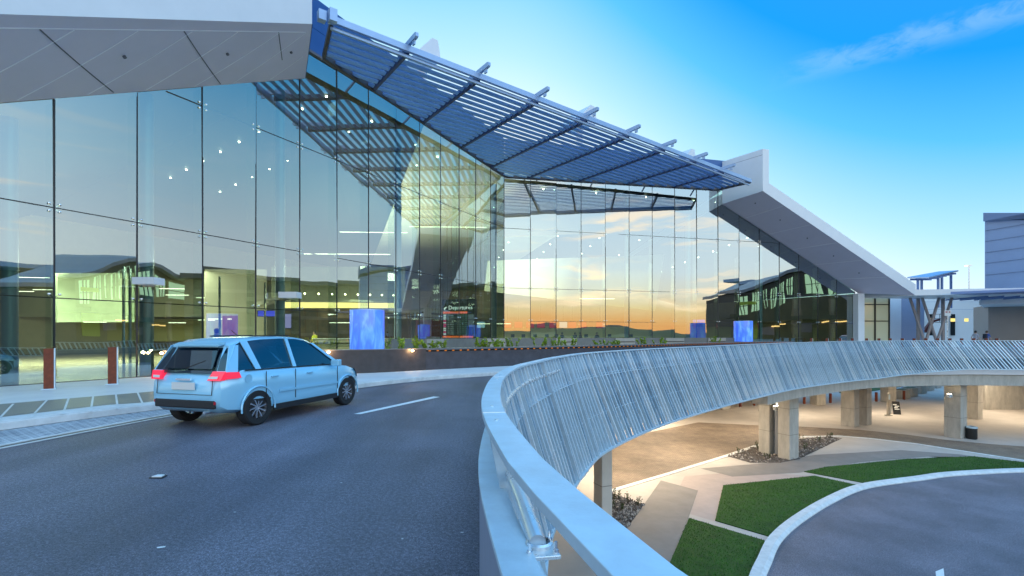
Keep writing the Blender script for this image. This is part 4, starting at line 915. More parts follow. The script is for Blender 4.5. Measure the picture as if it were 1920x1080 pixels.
for k, (u, v, a, b) in enumerate(((-.12, .3, .3, .07), (.05, .16, .36, .08), (-.05, .02, .3, .07), (.02, -.12, .4, .07))): m.box(V((u, .0, .62)) + AX[1] * v + AX[2] * .022, (a, b, .006), (AX[0], AX[1], AX[2]))
m.build('print', PAINT, t); m = MB(); m.beam((-.25, .55, 0), (-.25, .18, 1.1), .03, .03); m.beam((.25, .55, 0), (.25, .18, 1.1), .03, .03); m.build('back_leg', GALV, t)
m = MB()
LB2 = [(60, 3.4), (66, 3.0)]
for i, (pts, lab) in enumerate((([(1575, 737), (1640, 733), (1700, 724), (1640, 722), (1560, 727)], 'x'), ([(1640, 707), (1760, 716), (1770, 712), (1650, 703)], 'y'))):
    m = MB(); m.prism([gp(x, y, LOW) + V((0, 0, .004)) for x, y in pts], (0, 0, .05)); struct(m.build('back_lawn', LAWN))
for i, (x, y, lab) in enumerate(((1692, 742, 'slim grey lamp pole on the rear lawn, left of the bench cubes'), (1630, 745, 'slim grey lamp pole behind the paired columns'))):
    p = gp(x, y - 12, LOW); t = thing('lamp_pole', lab, 'lamp pole', p); m = MB(); m.tube([(0, 0, 0), (0, 0, 6.5)], [.12, .08], 10); m.build('pole', STEEL, t); m = MB(); m.box((0, -.4, 6.5), (.25, 1.0, .1)); m.build('head', DARK, t, bevel=.02)
# uplights on the columns
UP = emat('uplight', (1, .86, .6), 30)
for p, lab, rz in ((px(1456, 765, 30.35), 'lit wall lamp between the twin columns over the gravel bed', .5), (px(1780, 742, 35.2), 'lit narrow wall lamp on the right concrete column', .45)):
    t = thing('column_lamp', lab, 'wall lamp', p, rz, 'uplights on the concrete columns')
    m = MB(); m.box((0, 0, 0), (.42, .22, .26)); m.build('housing', GALVP, t, bevel=.015)
    m = MB(); m.box((0, 0, .135), (.32, .14, .012)); m.build('lens', UP, t)
    l = bpy.data.lights.new('uplight', 'SPOT'); l.energy = 130; l.color = (1, .80, .5); l.spot_size = R(75); l.spot_blend = .6; l.shadow_soft_size = .1; lo = bpy.data.objects.new('uplight', l); COL.objects.link(lo); lo.location = p + V((-.0, -.25, .2)); lo.rotation_euler = (R(180 - 8), 0, 0)
m = MB()
for p in ((C1 + C2) / 2,): m.tube([(p.x, p.y + .1, LOW), (p.x, p.y + .1, -1.3)], .16, 12)
t = tag(m.build('drain_pipe', mat('pipe paint', (.30, .32, .36), .4, .2), smooth=40), 'grey drain pipe between the twin concrete columns', 'pipe')
# warm lamps under the deck
for x, y, pw in ((5.5, 25.5, 430), (11, 31, 430), (11.5, 40, 520), (20, 38, 340), (27, 46, 300), (36, 46, 290), (45, 42, 230), (47, 47.5, 260), (4, 34, 430)):
    area('deck_lamp', (x, y, -1.30), 1.0, 1.0, pw, (1.0, .85, .64))

# ------------------------------------------------------------------ the car
PAINTC = mat('blue car paint', (.34, .70, .92), .25, .2, coat=1.0)
PAINTR = mat('red car paint', (.45, .015, .015), .3, .2, coat=.6)
RUB = mat('tyre rubber', (.018, .018, .019), .8); TRIM = mat('black trim', (.02, .02, .022), .5)
TAIL = mat('tail lamp', (.6, .02, .05), .15, emit=(1, .04, .10), estr=.55, coat=.5); PLATE = mat('number plate', (.75, .75, .72), .4)
ALLOY = mat('alloy', (.62, .62, .66), .25, .8)
def car(name, lab, loc, rz, paint, group=None):
    t = thing(name, lab, 'car', loc, rz, group)
    st = [(-2.0, .62, .42, .66), (-1.96, .74, .36, .86), (-1.86, .80, .29, .96), (-1.55, .85, .25, 1.00), (-1.0, .865, .23, 1.0), (-.2, .87, .22, .985), (.6, .865, .22, .965), (1.0, .86, .23, .945), (1.35, .845, .25, .90), (1.7, .79, .28, .81), (1.9, .70, .32, .70), (1.98, .58, .38, .58)]
    m = MB(); n = 11; vs = []
    for x, hw, zb, zt in st:
        h = zt - zb; half = [(hw * .80, zb), (hw * .96, zb + .06), (hw * .99, zb + h * .30), (hw * 1.0, zb + h * .62), (hw * .985, zb + h * .86), (hw * .92, zb + h * .985)]
        prof = half + [(0, zt + .02)] + [(-a, b) for a, b in half[::-1]]
        n = len(prof); vs += [(x, a, b) for a, b in prof]
    fs = [[i * n + k, i * n + (k + 1) % n, (i + 1) * n + (k + 1) % n, (i + 1) * n + k] for i in range(len(st) - 1) for k in range(n)] + [list(range(n)), list(range((len(st) - 1) * n, len(st) * n))]
    m.add(vs, fs); body = m.build('body', [paint, TRIM], t, smooth=35)
    cm = MB()
    for wx in (-1.29, 1.29):
        for sy in (-1, 1): cm.lathe([(0, -.22), (.365, -.22), (.365, .22), (0, .22)], (wx, sy * .80, .315), n=28, axis='y')
    cut = cm.build('cutter', TRIM); bo = body.modifiers.new('b', 'BOOLEAN'); bo.object = cut; bo.operation = 'DIFFERENCE'; bo.solver = 'EXACT'
    dg = bpy.context.evaluated_depsgraph_get(); me = bpy.data.meshes.new_from_object(body.evaluated_get(dg)); body.modifiers.clear(); body.data = me
    me.materials.clear(); me.materials.append(paint); me.materials.append(TRIM); cd = cut.data; bpy.data.objects.remove(cut); bpy.data.meshes.remove(cd)
    for p in me.polygons:
        c = p.center; p.material_index = 1 if any(((c.x - wx) ** 2 + (c.z - .315) ** 2) ** .5 < .372 and abs(c.y) < .845 and abs(p.normal.y) < .99 for wx in (-1.29, 1.29)) and c.z < .7 else 0
    # glasshouse: dark glass hull, painted roof and pillars
    side = [(-1.93, .96), (-1.80, 1.20), (-1.66, 1.42), (-1.45, 1.50), (-.5, 1.55), (.15, 1.50), (.42, 1.40), (1.12, .95)]
    hwz = lambda z: .80 - (z - .95) * .33
    def row(f=0.0): return [(x, z) for x, z in side]
    m = MB(); vs = []; ns = len(side)
    for sy in (-1, 1): vs += [(x, sy * (hwz(z) - .012), z - .012) for x, z in side]
    m.add(vs, [[k, k + 1, ns + k + 1, ns + k] for k in range(ns - 1)] + [list(range(ns)), list(range(ns, 2 * ns))]); m.build('windows', CARGLASS, t)
    m = MB()
    top = [(-1.68, 1.405), (-1.45, 1.50), (-1.0, 1.535), (-.5, 1.55), (-.1, 1.535), (.15, 1.50), (.40, 1.41)]
    vs = []; 
    for x, z in top:
        hw = hwz(z); vs += [(x, -hw, z - .02), (x, -hw * .93, z + .012), (x, -hw * .5, z + .03), (x, hw * .5, z + .03), (x, hw * .93, z + .012), (x, hw, z - .02), (x, hw * .9, z - .06), (x, -hw * .9, z - .06)]
    m.add(vs, [[i * 8 + k, i * 8 + (k + 1) % 8, (i + 1) * 8 + (k + 1) % 8, (i + 1) * 8 + k] for i in range(len(top) - 1) for k in range(8)] + [list(range(8)), list(range(8 * (len(top) - 1), 8 * len(top)))])
    rf = m.build('roof', paint, t, smooth=50)
    m = MB(); m.beam((-1.1, .46, 1.575), (-.1, .46, 1.585), .02, .02); m.beam((-1.1, -.46, 1.575), (-.1, -.46, 1.585), .02, .02); o = m.build('roof_rail', TRIM, rf)
    m = MB(); m.prism([(-1.66, -.52, 1.44), (-1.66, .52, 1.44), (-1.80, .5, 1.40), (-1.80, -.5, 1.40)], (0, 0, .03)); m.build('rear_spoiler', paint, rf)
    def pillar(a, b, w0, w1):
        for sy in (-1, 1):
            A, B = V((a[0], sy * hwz(a[1]), a[1])), V((b[0], sy * hwz(b[1]), b[1])); m = MB()
            o_ = V((0, sy * .008, 0)); m.prism([A - V((w0 / 2, 0, 0)) - o_, A + V((w0 / 2, 0, 0)) - o_, B + V((w1 / 2, 0, 0)) - o_, B - V((w1 / 2, 0, 0)) - o_], o_ * 2.2); m.build('pillar', paint, t)
    pillar((1.06, .95), (.34, 1.43), .13, .09); pillar((-.32, .96), (-.36, 1.52), .09, .08); pillar((-1.22, .97), (-1.40, 1.49), .12, .16); pillar((-1.80, .97), (-1.62, 1.42), .24, .18)
    for sy in (-1, 1):
        m = MB(); m.prism([(-1.90, sy * .60, .98), (-1.90, sy * .80, .98), (-1.60, sy * .665, 1.42), (-1.66, sy * .50, 1.42)], (-.012, 0, .004)); m.build('tail_pillar', paint, t)
        m = MB(); m.prism([(-2.01, sy * .50, .84), (-1.99, sy * .76, .84), (-1.93, sy * .80, .99), (-1.95, sy * .56, .99)], (.10, 0, 0)); m.prism([(-1.93, sy * .812, .86), (-1.66, sy * .862, .87), (-1.70, sy * .852, .97), (-1.93, sy * .808, .98)], (0, -sy * .03, 0)); m.build('tail_lamp', TAIL, t, bevel=.008)
        m = MB(); m.prism([(1.74, sy * .80, .66), (1.93, sy * .66, .60), (1.90, sy * .66, .70), (1.66, sy * .795, .80)], (0, -sy * .05, .03)); m.build('headlight', CARGLASS, t)
        m = MB(); m.box((.72, sy * .98, 1.0), (.12, .20, .14)); m.box((.78, sy * .88, .97), (.06, .08, .04), m=1); m.build('wing_mirror', [paint, TRIM], t, bevel=.02)
        for xa in (-.38, .92, -1.12):
            zt = .97; m = MB(); m.box((xa, sy * .868 if xa != -1.12 else sy * .866, .66), (.008, .012, .56)); m.build('door_seam', TRIM, t)
        for xa in (-.60, .10):
            pass
        for xa in (-.92, .02):
            m = MB(); m.box((xa, sy * .872, .84), (.17, .03, .028)); m.build('door_handle', paint, t, bevel=.006)
        m = MB(); m.box((0, sy * .858, .27), (1.86, .03, .10)); m.build('sill_strip', TRIM, t)
        m = MB(); m.box((0.05, sy * .876, .56), (1.7, .016, .045)); m.build('rub_strip', paint, t)
        m = MB(); m.beam((-1.55, sy * .815, .985), (1.0, sy * .812, .955), .012, .02); m.build('window_sill_trim', TRIM, t)
    m = MB(); m.box((-1.985, 0, .44), (.06, 1.30, .14)); m.build('rear_bumper_insert', TRIM, t, bevel=.02)
    m = MB(); m.box((-2.018, 0, .74), (.014, .50, .12)); m.build('number_plate', PLATE, t)
    m = MB(); m.prism([(-1.915, -.52, 1.02), (-1.915, .52, 1.02), (-1.72, .44, 1.36), (-1.72, -.44, 1.36)], (-.014, 0, .006)); m.build('rear_window', CARGLASS, t)
    m = MB(); [m.beam((-2.012, y_, .60), (-1.985, y_, .90), .008, .008, up=(0, 1, 0)) for y_ in (-.60, .60)]; m.beam((-2.004, -.60, .60), (-2.004, .60, .60), .008, .008); m.build('tailgate_seam', TRIM, t)
    m = MB(); m.prism([(-2.03, -.16, .835), (-2.03, .16, .835), (-2.02, .16, .865), (-2.02, -.16, .865)], (.03, 0, 0)); m.build('tailgate_handle', CHROME, t)
    for sy in (-1, 1):
        m = MB(); m.box((-1.995, sy * .58, .47), (.03, .16, .05)); m.build('reflector', mat('reflector red', (.5, .01, .02), .2), t)
        m = MB(); m.prism([(-2.016, sy * .53, .87), (-1.998, sy * .70, .87), (-1.985, sy * .71, .91), (-2.004, sy * .54, .91)], (-.004, 0, 0)); m.build('reversing_lamp', PLATE, t)
    m = MB(); m.tube([(-1.99, -.42, .30), (-1.80, -.42, .30)], .03, 10); m.build('exhaust_pipe', CHROME, t)
    m = MB(); m.lathe([(0, .004), (.075, .004), (.075, 0)], (-1.50, -.853, .84), n=18, axis='y'); m.build('fuel_flap', paint, t)
    m = MB(); m.tube([(-.9, 0, 1.57), (-1.05, 0, 1.68)], .008, 6); m.build('aerial', TRIM, rf)
    for wx in (-1.29, 1.29):
        for sy in (-1, 1):
            m = MB(); pts_ = [(wx + .375 * math.cos(a_), sy * (.868 if abs(wx) < 2 else .86), .315 + .375 * math.sin(a_)) for a_ in np.linspace(-.15, math.pi + .15, 18)]; m.tube(pts_, .016, 6); m.build('arch_trim', paint, t)
    m = MB(); m.beam((-1.93, .05, 1.03), (-1.85, -.30, 1.16), .012, .015); m.build('rear_wiper', TRIM, t)
    for wx in (-1.29, 1.29):
        for sy in (-1, 1):
            wh = bpy.data.objects.new('wheel', None); COL.objects.link(wh); wh.parent = t; wh.location = (wx, sy * .76, .315)
            m = MB(); m.lathe([(.20, -.10), (.29, -.105), (.312, -.085), (.315, 0), (.312, .085), (.29, .105), (.20, .10)], n=32, axis='y'); m.build('tyre', RUB, wh, smooth=40)
            m = MB(); m.lathe([(.205, -.09), (.205, .09), (.19, .095), (.18, .06), (.18, -.09)], n=32, axis='y'); m.lathe([(0, .075), (.05, .07), (.055, .04), (0, .03)], n=14, axis='y') if sy > 0 else m.lathe([(0, -.075), (.05, -.07), (.055, -.04), (0, -.03)], n=14, axis='y')
            for k in range(10):
                a = k * .6283; m.beam((.04 * math.cos(a), sy * .065, .04 * math.sin(a)), (.19 * math.cos(a + .16), sy * .07, .19 * math.sin(a + .16)), .022, .03, up=(0, 1, 0))
            m.build('rim', ALLOY, wh)
            m = MB(); m.lathe([(0, sy * -.02), (.12, sy * -.02), (.12, sy * .01), (0, sy * .01)], n=20, axis='y'); m.build('brake_disc', DARK, wh)
    return t
car('hatchback_car', 'pale blue hatchback car driving away on the asphalt, red tail lamps lit', (-4.95, 10.06, .003), math.atan2(.959, .284), PAINTC)
car('hatchback_car', 'red hatchback car passing at the far right beyond the balustrade', (45.9, 41.6, .003), R(172), PAINTR)
# ------------------------------------------------------------------ people
SKIN = mat('skin', (.55, .33, .24), .5)
def person(lab, loc, rz, shirt, trousers, hair, pose='walk', h=1.74, group=None, bag=None):
    t = thing('person', lab, 'person', loc, rz, group); k = h / 1.75
    J = dict(pel=(0, 0, .95), sp=(0, .0, 1.15), ch=(0, 0, 1.38), nk=(0, .01, 1.50), hd=(0, .03, 1.62), ht=(0, .02, 1.72), nose=(0, .115, 1.61))
    rad = dict(pel=(.155, .115), sp=(.14, .10), ch=(.165, .11), nk=(.055, .06), hd=(.078, .095), ht=(.06, .07), nose=(.012, .012))
    E = [('pel', 'sp'), ('sp', 'ch'), ('ch', 'nk'), ('nk', 'hd'), ('hd', 'ht'), ('hd', 'nose')]
    for s, sg in (('l', -1), ('r', 1)):
        w_ = pose == 'walk'; f = (.24 if sg < 0 else -.20) if w_ else 0.02
        J['hip' + s] = (sg * .10, 0, .90); J['kn' + s] = (sg * .10, (.20 if sg < 0 else .03) if w_ else .02, .50); J['an' + s] = (sg * .10, (.26 if sg < 0 else -.26) if w_ else 0, .09 if sg < 0 or not w_ else .14); J['to' + s] = (sg * .115, (.42 if sg < 0 else -.12) if w_ else .16, .035)
        rad['hip' + s] = (.095, .10); rad['kn' + s] = (.06, .065); rad['an' + s] = (.042, .048); rad['to' + s] = (.04, .03)
        E += [('pel', 'hip' + s), ('hip' + s, 'kn' + s), ('kn' + s, 'an' + s), ('an' + s, 'to' + s)]
        a = (-.18 if sg < 0 else .16) if w_ else .10
        J['sh' + s] = (sg * .19, 0, 1.40); J['el' + s] = (sg * .25, a * .55 - .02, 1.13); J['wr' + s] = (sg * .25, a + .08, .90); J['pa' + s] = (sg * .25, a + .11, .83)
        rad['sh' + s] = (.06, .06); rad['el' + s] = (.042, .042); rad['wr' + s] = (.030, .028); rad['pa' + s] = (.024, .036)
        E += [('ch', 'sh' + s), ('sh' + s, 'el' + s), ('el' + s, 'wr' + s), ('wr' + s, 'pa' + s)]
        for q in range(4):
            J[f'f{q}{s}'] = (sg * .25, a + .09 + q * .018, .75 + (.0, -.008, -.004, .012)[q]); rad[f'f{q}{s}'] = (.009, .009); E.append(('pa' + s, f'f{q}{s}'))
        J['th' + s] = (sg * .22, a + .15, .82); rad['th' + s] = (.010, .010); E.append(('wr' + s, 'th' + s))
    names = list(J); me = bpy.data.meshes.new('body'); me.from_pydata([V(J[n]) * k for n in names], [(names.index(a), names.index(b)) for a, b in E], [])
    o = bpy.data.objects.new('body', me); COL.objects.link(o); sk = o.modifiers.new('s', 'SKIN'); 
    for i, n in enumerate(names): me.skin_vertices[0].data[i].radius = (rad[n][0] * k, rad[n][1] * k)
    me.skin_vertices[0].data[0].use_root = True
    sb = o.modifiers.new('d', 'SUBSURF'); sb.levels = 1; sb.render_levels = 1
    dg = bpy.context.evaluated_depsgraph_get(); m2 = bpy.data.meshes.new_from_object(o.evaluated_get(dg)); o.modifiers.clear(); o.data = m2; bpy.data.meshes.remove(me); o.name = 'body'; o.parent = t
    for x in (SKIN, shirt, trousers, TRIM): m2.materials.append(x)
    for p in m2.polygons:
        z = p.center.z / k; ax = abs(p.center.x) / k
        p.material_index = 0 if z > 1.47 else (0 if (ax > .195 and z < 1.12) else (1 if z > .93 or ax > .2 else (2 if z > .10 else 3))); p.use_smooth = True
    m = MB(); vs = []
    m.lathe([(.0, .125), (.05, .115), (.085, .075), (.098, .02), (.095, -.05), (.07, -.09)], n=14); m.v = [(x, y * 1.12 + .005 - (0.02 if z < 0 and y > 0 else 0), z) for x, y, z in m.v]; m.v = [((x) * k, (min(y, .055) + .005) * k, (z + 1.64) * k) for x, y, z in m.v]; m.build('hair', hair, t, smooth=True)
    for sg in (-1, 1):
        m = MB(); m.lathe([(0, .008), (.008, 0), (0, -.008)], (sg * .032 * k, .098 * k, 1.635 * k), n=6); m.build('eye', BLACK, t)
    if bag:
        m = MB(); m.box((0, -.20 * k, 1.22 * k), (.32 * k, .20 * k, .46 * k)); m.build('backpack', bag, t, bevel=.05)
    return t
def cloth(n, c): return mat(n, c, .8, var=.1, scale=8)
HB, HD = mat('brown hair', (.06, .03, .015), .6), mat('dark hair', (.015, .012, .010), .6)
def feet(x, Z, z): p = px(x, 0, Z); return (p.x, p.y, z)
person('walker in a pale grey shirt and dark trousers on the far footpath', feet(1829, 45.2, .26), R(-80), cloth('grey shirt', (.42, .42, .47)), cloth('navy trousers', (.02, .022, .035)), HD)
person('walker in a blue shirt wearing a dark backpack on the far footpath', feet(1850, 45.6, .26), R(-75), cloth('blue shirt', (.05, .12, .42)), cloth('navy trousers', (.02, .022, .035)), HB, bag=cloth('dark pack', (.03, .035, .05)))
person('brown haired person in a pale jacket inside the hall, seen over the car', feet(406, 21.6, .14), R(70), cloth('pale jacket', (.52, .50, .44)), cloth('grey trousers', (.10, .09, .08)), HB, 'stand')
for x, lab, sh, rz in ((1054, 'passenger in black at the check-in desks, bending to a bag', (.02, .02, .025), 20), (1078, 'passenger in a dark coat, middle of the check-in group', (.03, .025, .02), -20), (1088, 'passenger in a brown top, right one of the check-in group', (.10, .06, .04), -60), (1119, 'passenger in dark clothes alone, right of the pale check-in pillar', (.035, .02, .02), 200)):
    person(lab, feet(x, 52, .14), R(rz), cloth('top ' + lab[-8:], sh), cloth('dark jeans', (.02, .02, .03)), HD, 'stand')
person('staff member in a yellow vest by the cafe, left of the blue cylinder', feet(590, 33, .14), R(150), cloth('yellow vest', (.6, .6, .05)), cloth('dark jeans', (.02, .02, .03)), HD, 'stand')

# ------------------------------------------------------------------ things in the hall
c = px(861, 636, 37.2); t = thing('departures_board', 'tall black departures board with orange bars and rows of flights', 'departures board', (c.x, c.y, .14), R(-14))
m = MB(); m.box((0, 0, 2.1), (2.75, .30, 4.2)); m.build('panel', mat('board black', (.012, .009, .008), .35), t, bevel=.01)
m = MB(); text_mesh(m, 'Departures', .42, (-.82, -.165, 3.42), (1, 0, 0), (0, 0, 1)); m.build('lettering', emat('board text', (.9, .9, .92), 1.2), t)
m = MB(); m.prism([(-1.22, -.16, 3.50), (-1.02, -.16, 3.62), (-.92, -.16, 3.60), (-1.10, -.16, 3.46), (-1.06, -.16, 3.38), (-1.12, -.16, 3.40)], (0, -.01, 0)); m.build('plane_symbol', emat('board text', (.9, .9, .92), 1.2), t)
m = MB(); m.box((-.28, -.158, 3.18), (2.0, .012, .16)); m.box((-.05, -.158, 1.32), (2.5, .012, .14)); m.build('orange_bar', emat('orange bar', (1, .16, .04), 1.0), t)
cols = [emat('row white', (.8, .8, .85), .8), emat('row pink', (.8, .06, .25), .8), emat('row text', (.6, .62, .66), .45), emat('row green', (.25, .5, .4), .4)]
m = MB()
for r_ in range(11):
    z = 2.98 - r_ * .145; m.box((-1.12, -.158, z), (.22, .012, .10), m=1 if r_ in (3, 5, 6, 9) else 0); m.box((-.82, -.158, z), (.17, .012, .04), m=2); m.box((-.52, -.158, z), (.22 + .05 * (r_ % 3), .012, .05), m=2); m.box((-.05, -.158, z), (.06, .012, .05), m=2); m.box((.14, -.158, z), (.10, .012, .05), m=3); m.box((.36, -.158, z), (.12, .012, .05), m=3); m.box((.62, -.158, z), (.18, .012, .04), m=3)
m.build('flight_rows', cols, t)
m = MB(); m.box((1.02, -.158, 2.55), (.46, .012, .95)); m.build('side_screen', emat('side screen', (.25, .25, .32), .5), t)
REDS = emat('red screen', (.42, .02, .03), .9); BLUS = emat('blue screen', (.35, .5, .6), .9)
sx = [(951.5, 0), (972, 0), (994, 0), (1014, 0), (1037, 0), (1056, 1), (1073, 0), (1092, 0), (1125, 0), (902, 1)]
for i, (x, b) in enumerate(sx):
    p = px(x, 609, 57); lab = (f'{"pale blue" if b else "red"} screen over the check-in desks, ' + ('first right of the glass fold', 'second right of the glass fold', 'third right of the glass fold', 'fourth right of the glass fold', 'above the bending passenger', 'only pale one right of the fold', 'above the middle passenger', 'above the rightmost of the passenger group', 'last on the right', 'left of the glass fold')[i])
    t = thing('hanging_screen', lab, 'screen', p, group='screens over the check-in desks'); m = MB(); m.box((0, 0, 0), (1.0, .16, .78)); m.build('case', BLACK, t); m = MB(); m.box((0, -.085, 0), (.92, .01, .70)); m.build('screen', BLUS if b else REDS, t); m = MB(); m.tube([(0, 0, .39), (0, 0, 2.2)], .03, 6); m.build('rod', DARK, t)
DESK = mat('desk front', (.42, .38, .30), .4); 
dk0 = None
for i, x in enumerate((958, 978, 1000, 1022, 1040, 1096, 1140, 1180)):
    p = px(x, 0, 55.5); lab = 'pale check-in desk ' + ('closest to the glass fold', 'second from the glass fold', 'third from the glass fold', 'fourth from the glass fold', 'left of the bending passenger', 'right of the passenger group', 'right of the lone passenger', 'last on the right')[i]
    if not dk0:
        dk0 = thing('check_in_desk', lab, 'desk', (p.x, p.y, .14), R(-4), 'check-in desks'); m = MB(); m.prism([(-.62, -.2, 0), (.62, -.2, 0), (.62, .3, 0), (-.62, .3, 0)], (0, 0, 1.1)); m.build('front', DESK, dk0, bevel=.02); m = MB(); m.box((.2, .15, 1.36), (.42, .05, .36)); m.build('monitor', BLACK, dk0); m = MB(); m.box((0, .05, 1.115), (1.3, .6, .03)); m.build('counter_top', WHITE, dk0)
    else: dup(dk0, (p.x, p.y, .14), R(-4), lab)
for i, x in enumerate((612, 640, 735, 760)):
    p = px(x, 0, 31 + (x > 700) * 3); lab = 'pale cabinet in the cafe ' + ('left of the blue cylinder, first', 'left of the blue cylinder, touching it', 'right of the blue cylinder', 'farther right of the blue cylinder')[i]
    t = thing('cafe_cabinet', lab, 'cabinet', (p.x, p.y, .14), R(10)); m = MB(); m.box((0, 0, .6), (1.5, .6, 1.2)); m.build('cabinet_body', DESK, t, bevel=.02); m = MB(); m.box((0, -.31, .95), (1.3, .02, .06)); m.build('strip', BLACK, t); m = MB(); m.box((0, 0, 1.22), (1.6, .7, .04)); m.build('top', WHITE, t)
for i, (x, y, Z) in enumerate(((152, 572, 31), (505, 588, 26), (1310, 603, 55), (535, 602, 30))):
    p = px(x, y, Z); lab = ('small red advertising screen hanging in the left hall', 'violet blue lit screen near the door lobby', 'blue lit screen deep in the right hall', 'lilac screen beside the cafe')[i]
    t = thing('hall_screen', lab, 'screen', p, R(8)); w_, h_ = ((.75, .36), (1.2, .34), (1.6, .5), (.8, 1.0))[i]; m = MB(); m.box((0, 0, 0), (w_, .1, h_)); m.build('case', BLACK, t); m = MB(); m.box((0, -.055, 0), (w_ * .92, .01, h_ * .86)); m.build('screen', emat('hall screen %d' % i, ((.6, .12, .08), (.10, .10, .9), (.05, .08, .8), (.35, .28, .6))[i], 1.0), t)

# ------------------------------------------------------------------ buildings to the right
PALEW = mat('pale cladding', (.60, .68, .76), .45, var=.04, scale=.3); GREYB = mat('blue grey cladding', (.25, .32, .48), .45, var=.05, scale=.4)
PANE = mat('lobby glass', (.34, .38, .30), .12, emit=(.9, .95, .6), estr=.10, coat=.5)
def face(par, name, x0, x1, y0, y1, Z0, Z1, mt, th=.15):
    a, b, c, d = px(x0, y1, Z0), px(x1, y1, Z1), px(x1, y0, Z1), px(x0, y0, Z0); b.z = a.z; 
    n = (b - a).cross(V((0, 0, 1))).normalized(); m = MB(); m.prism([a, b, c, d], -n * th); o = sub(m, name, mt, par); return o
t = thing('glazed_lobby', 'small glazed lobby with dark frames beside the white end column', 'lobby', px(1645, 700, 50))
face(t, 'lobby_body', 1618, 1669, 553, 655, 50.6, 50.6, mat('lobby wall', (.40, .42, .34), .5), 3.0)
for x0, x1 in ((1621, 1640), (1643, 1667)):
    for y0, y1 in ((556, 570), (572, 601), (603, 645)): face(t, 'pane', x0, x1, y0, y1, 50.35, 50.35, PANE, .05)
for x in (1619.5, 1641.5, 1668): face(t, 'frame_post', x - .9, x + .9, 553, 655, 50.2, 50.2, DARK, .12)
for y in (571, 602): face(t, 'frame_rail', 1620.6, 1667, y - .7, y + .7, 50.22, 50.22, DARK, .1)
t = thing('annex', 'plain white and blue-grey annex box behind the leaning struts', 'building', px(1700, 650, 54))
face(t, 'white_side', 1669, 1690, 550, 660, 53, 54.5, PALEW, .4); face(t, 'grey_side', 1690, 1733, 550, 660, 54.5, 53.2, GREYB, .4)
m = MB(); q = px(1700, 552, 54); m.box(q + V((.6, 2.0, .1)), (4.2, 3.4, .2)); sub(m, 'annex_roof', PALEW, t)
m = MB(); [m.beam(px(x, 553, 54.2 - .003 * (x - 1690)) + V((0, -.42, 0)), px(x, 655, 54.2 - .003 * (x - 1690)) + V((0, -.42, 0)), .02, .02) for x in (1702, 1714, 1726)]; sub(m, 'cladding_seam', SEAMD, t)
t = thing('strut_frame', 'leaning grey steel struts crossing under the entrance canopy', 'strut frame', px(1760, 640, 49))
ST = mat('strut steel', (.34, .30, .30), .5, .2)
for x0, x1 in ((1706, 1733), (1729, 1756), (1761, 1736), (1785, 1757)):
    m = MB(); m.tube([px(x0, 558, 49), px(x1, 640, 49)], .13, 10); sub(m, 'strut', ST, t, smooth=50)
    if x0 in (1706, 1785): m = MB(); m.tube([px(x0 + (2 if x0 == 1706 else -1), 550, 49), px(x0, 558, 49)], .13, 10); sub(m, 'strut_head', ST, t)
for x in (1721.5, 1768): m = MB(); m.tube([px(x, 548, 50), px(x, 650, 50)], .16, 12); sub(m, 'post', ST, t, smooth=50)
t = thing('office_block', 'long white block with three narrow dark windows behind the struts', 'building', px(1800, 690, 100))
face(t, 'wall', 1728, 1856, 553, 697, 100, 97, mat('white block', (.72, .76, .80), .5, var=.03, scale=.1), 12)
for x0, x1 in ((1741, 1749), (1782.5, 1791), (1808, 1816), (1849, 1852)):
    o = face(t, 'window', x0, x1, 589, 629, 98.3, 98.1, mat('office glass', (.02, .025, .03), .1), .1); q = face(t, 'lit_strip', x0, x1, 597, 603, 98.1, 97.9, emat('lit strip', (1, .8, .25), 1.0), .05)
m = MB(); [m.beam(px(1735, y, 98.9), px(1850, y, 96.7), .05, .05) for y in (566, 580)]; sub(m, 'cladding_seam', GREYB, t)
t = thing('roof_screen', 'tilted steel louvre screen on posts above the low entrance roof', 'roof screen', px(1750, 525, 60))
m = MB(); a, b, c, d = px(1701, 522, 58), px(1760, 511, 63), px(1797, 509, 62), px(1742, 522, 57); m.prism([a, d, c, b], (0, 0, .16)); sub(m, 'top_plate', EDGEST, t)
for k in range(6): f = (k + .5) / 6; m = MB(); m.beam(a.lerp(b, f) + V((0, 0, -.2)), d.lerp(c, f) + V((0, 0, -.2)), .1, .22); sub(m, 'bearer', STEEL, t)
for x, yt, Z in ((1721, 522, 58), (1728, 521, 59), (1759, 516, 60), (1766, 515, 60), (1783, 513, 61.5)): m = MB(); p = px(x, yt, Z); m.tube([p, V((p.x, p.y, 5.0))], .14, 8); sub(m, 'leg', STEEL, t)
t = thing('street_lamp', 'tall slim street lamp with a lit head behind the white block', 'street lamp', px(1817, 700, 112))
p = px(1817, 498, 112); m = MB(); m.tube([(p.x, p.y, LOW), (p.x, p.y, p.z)], [.2, .12], 10); sub(m, 'pole', GALVP, t); m = MB(); m.beam(p + V((-1.0, 0, .05)), p + V((.6, 0, .05)), .35, .16); sub(m, 'lamp_head', GALVP, t); m = MB(); m.box(p + V((-.7, 0, -.08)), (.6, .3, .06)); sub(m, 'lamp_glass', emat('street lamp glow', (1, .7, .3), 4), t)
t = thing('tower_block', 'tall blue-grey panelled tower block at the right edge', 'tower', px(1880, 600, 56))
face(t, 'tower_wall', 1846.5, 2100, 412, 575, 56, 45.8, GREYB, 9); face(t, 'coping', 1843.5, 2100, 399, 415, 55.8, 45.5, mat('coping grey', (.16, .22, .36), .5), 9.2)
face(t, 'lower_wall', 1853, 2100, 572, 660, 54.6, 49.4, mat('beige wall', (.30, .27, .25), .7, var=.06, scale=.4), 6)
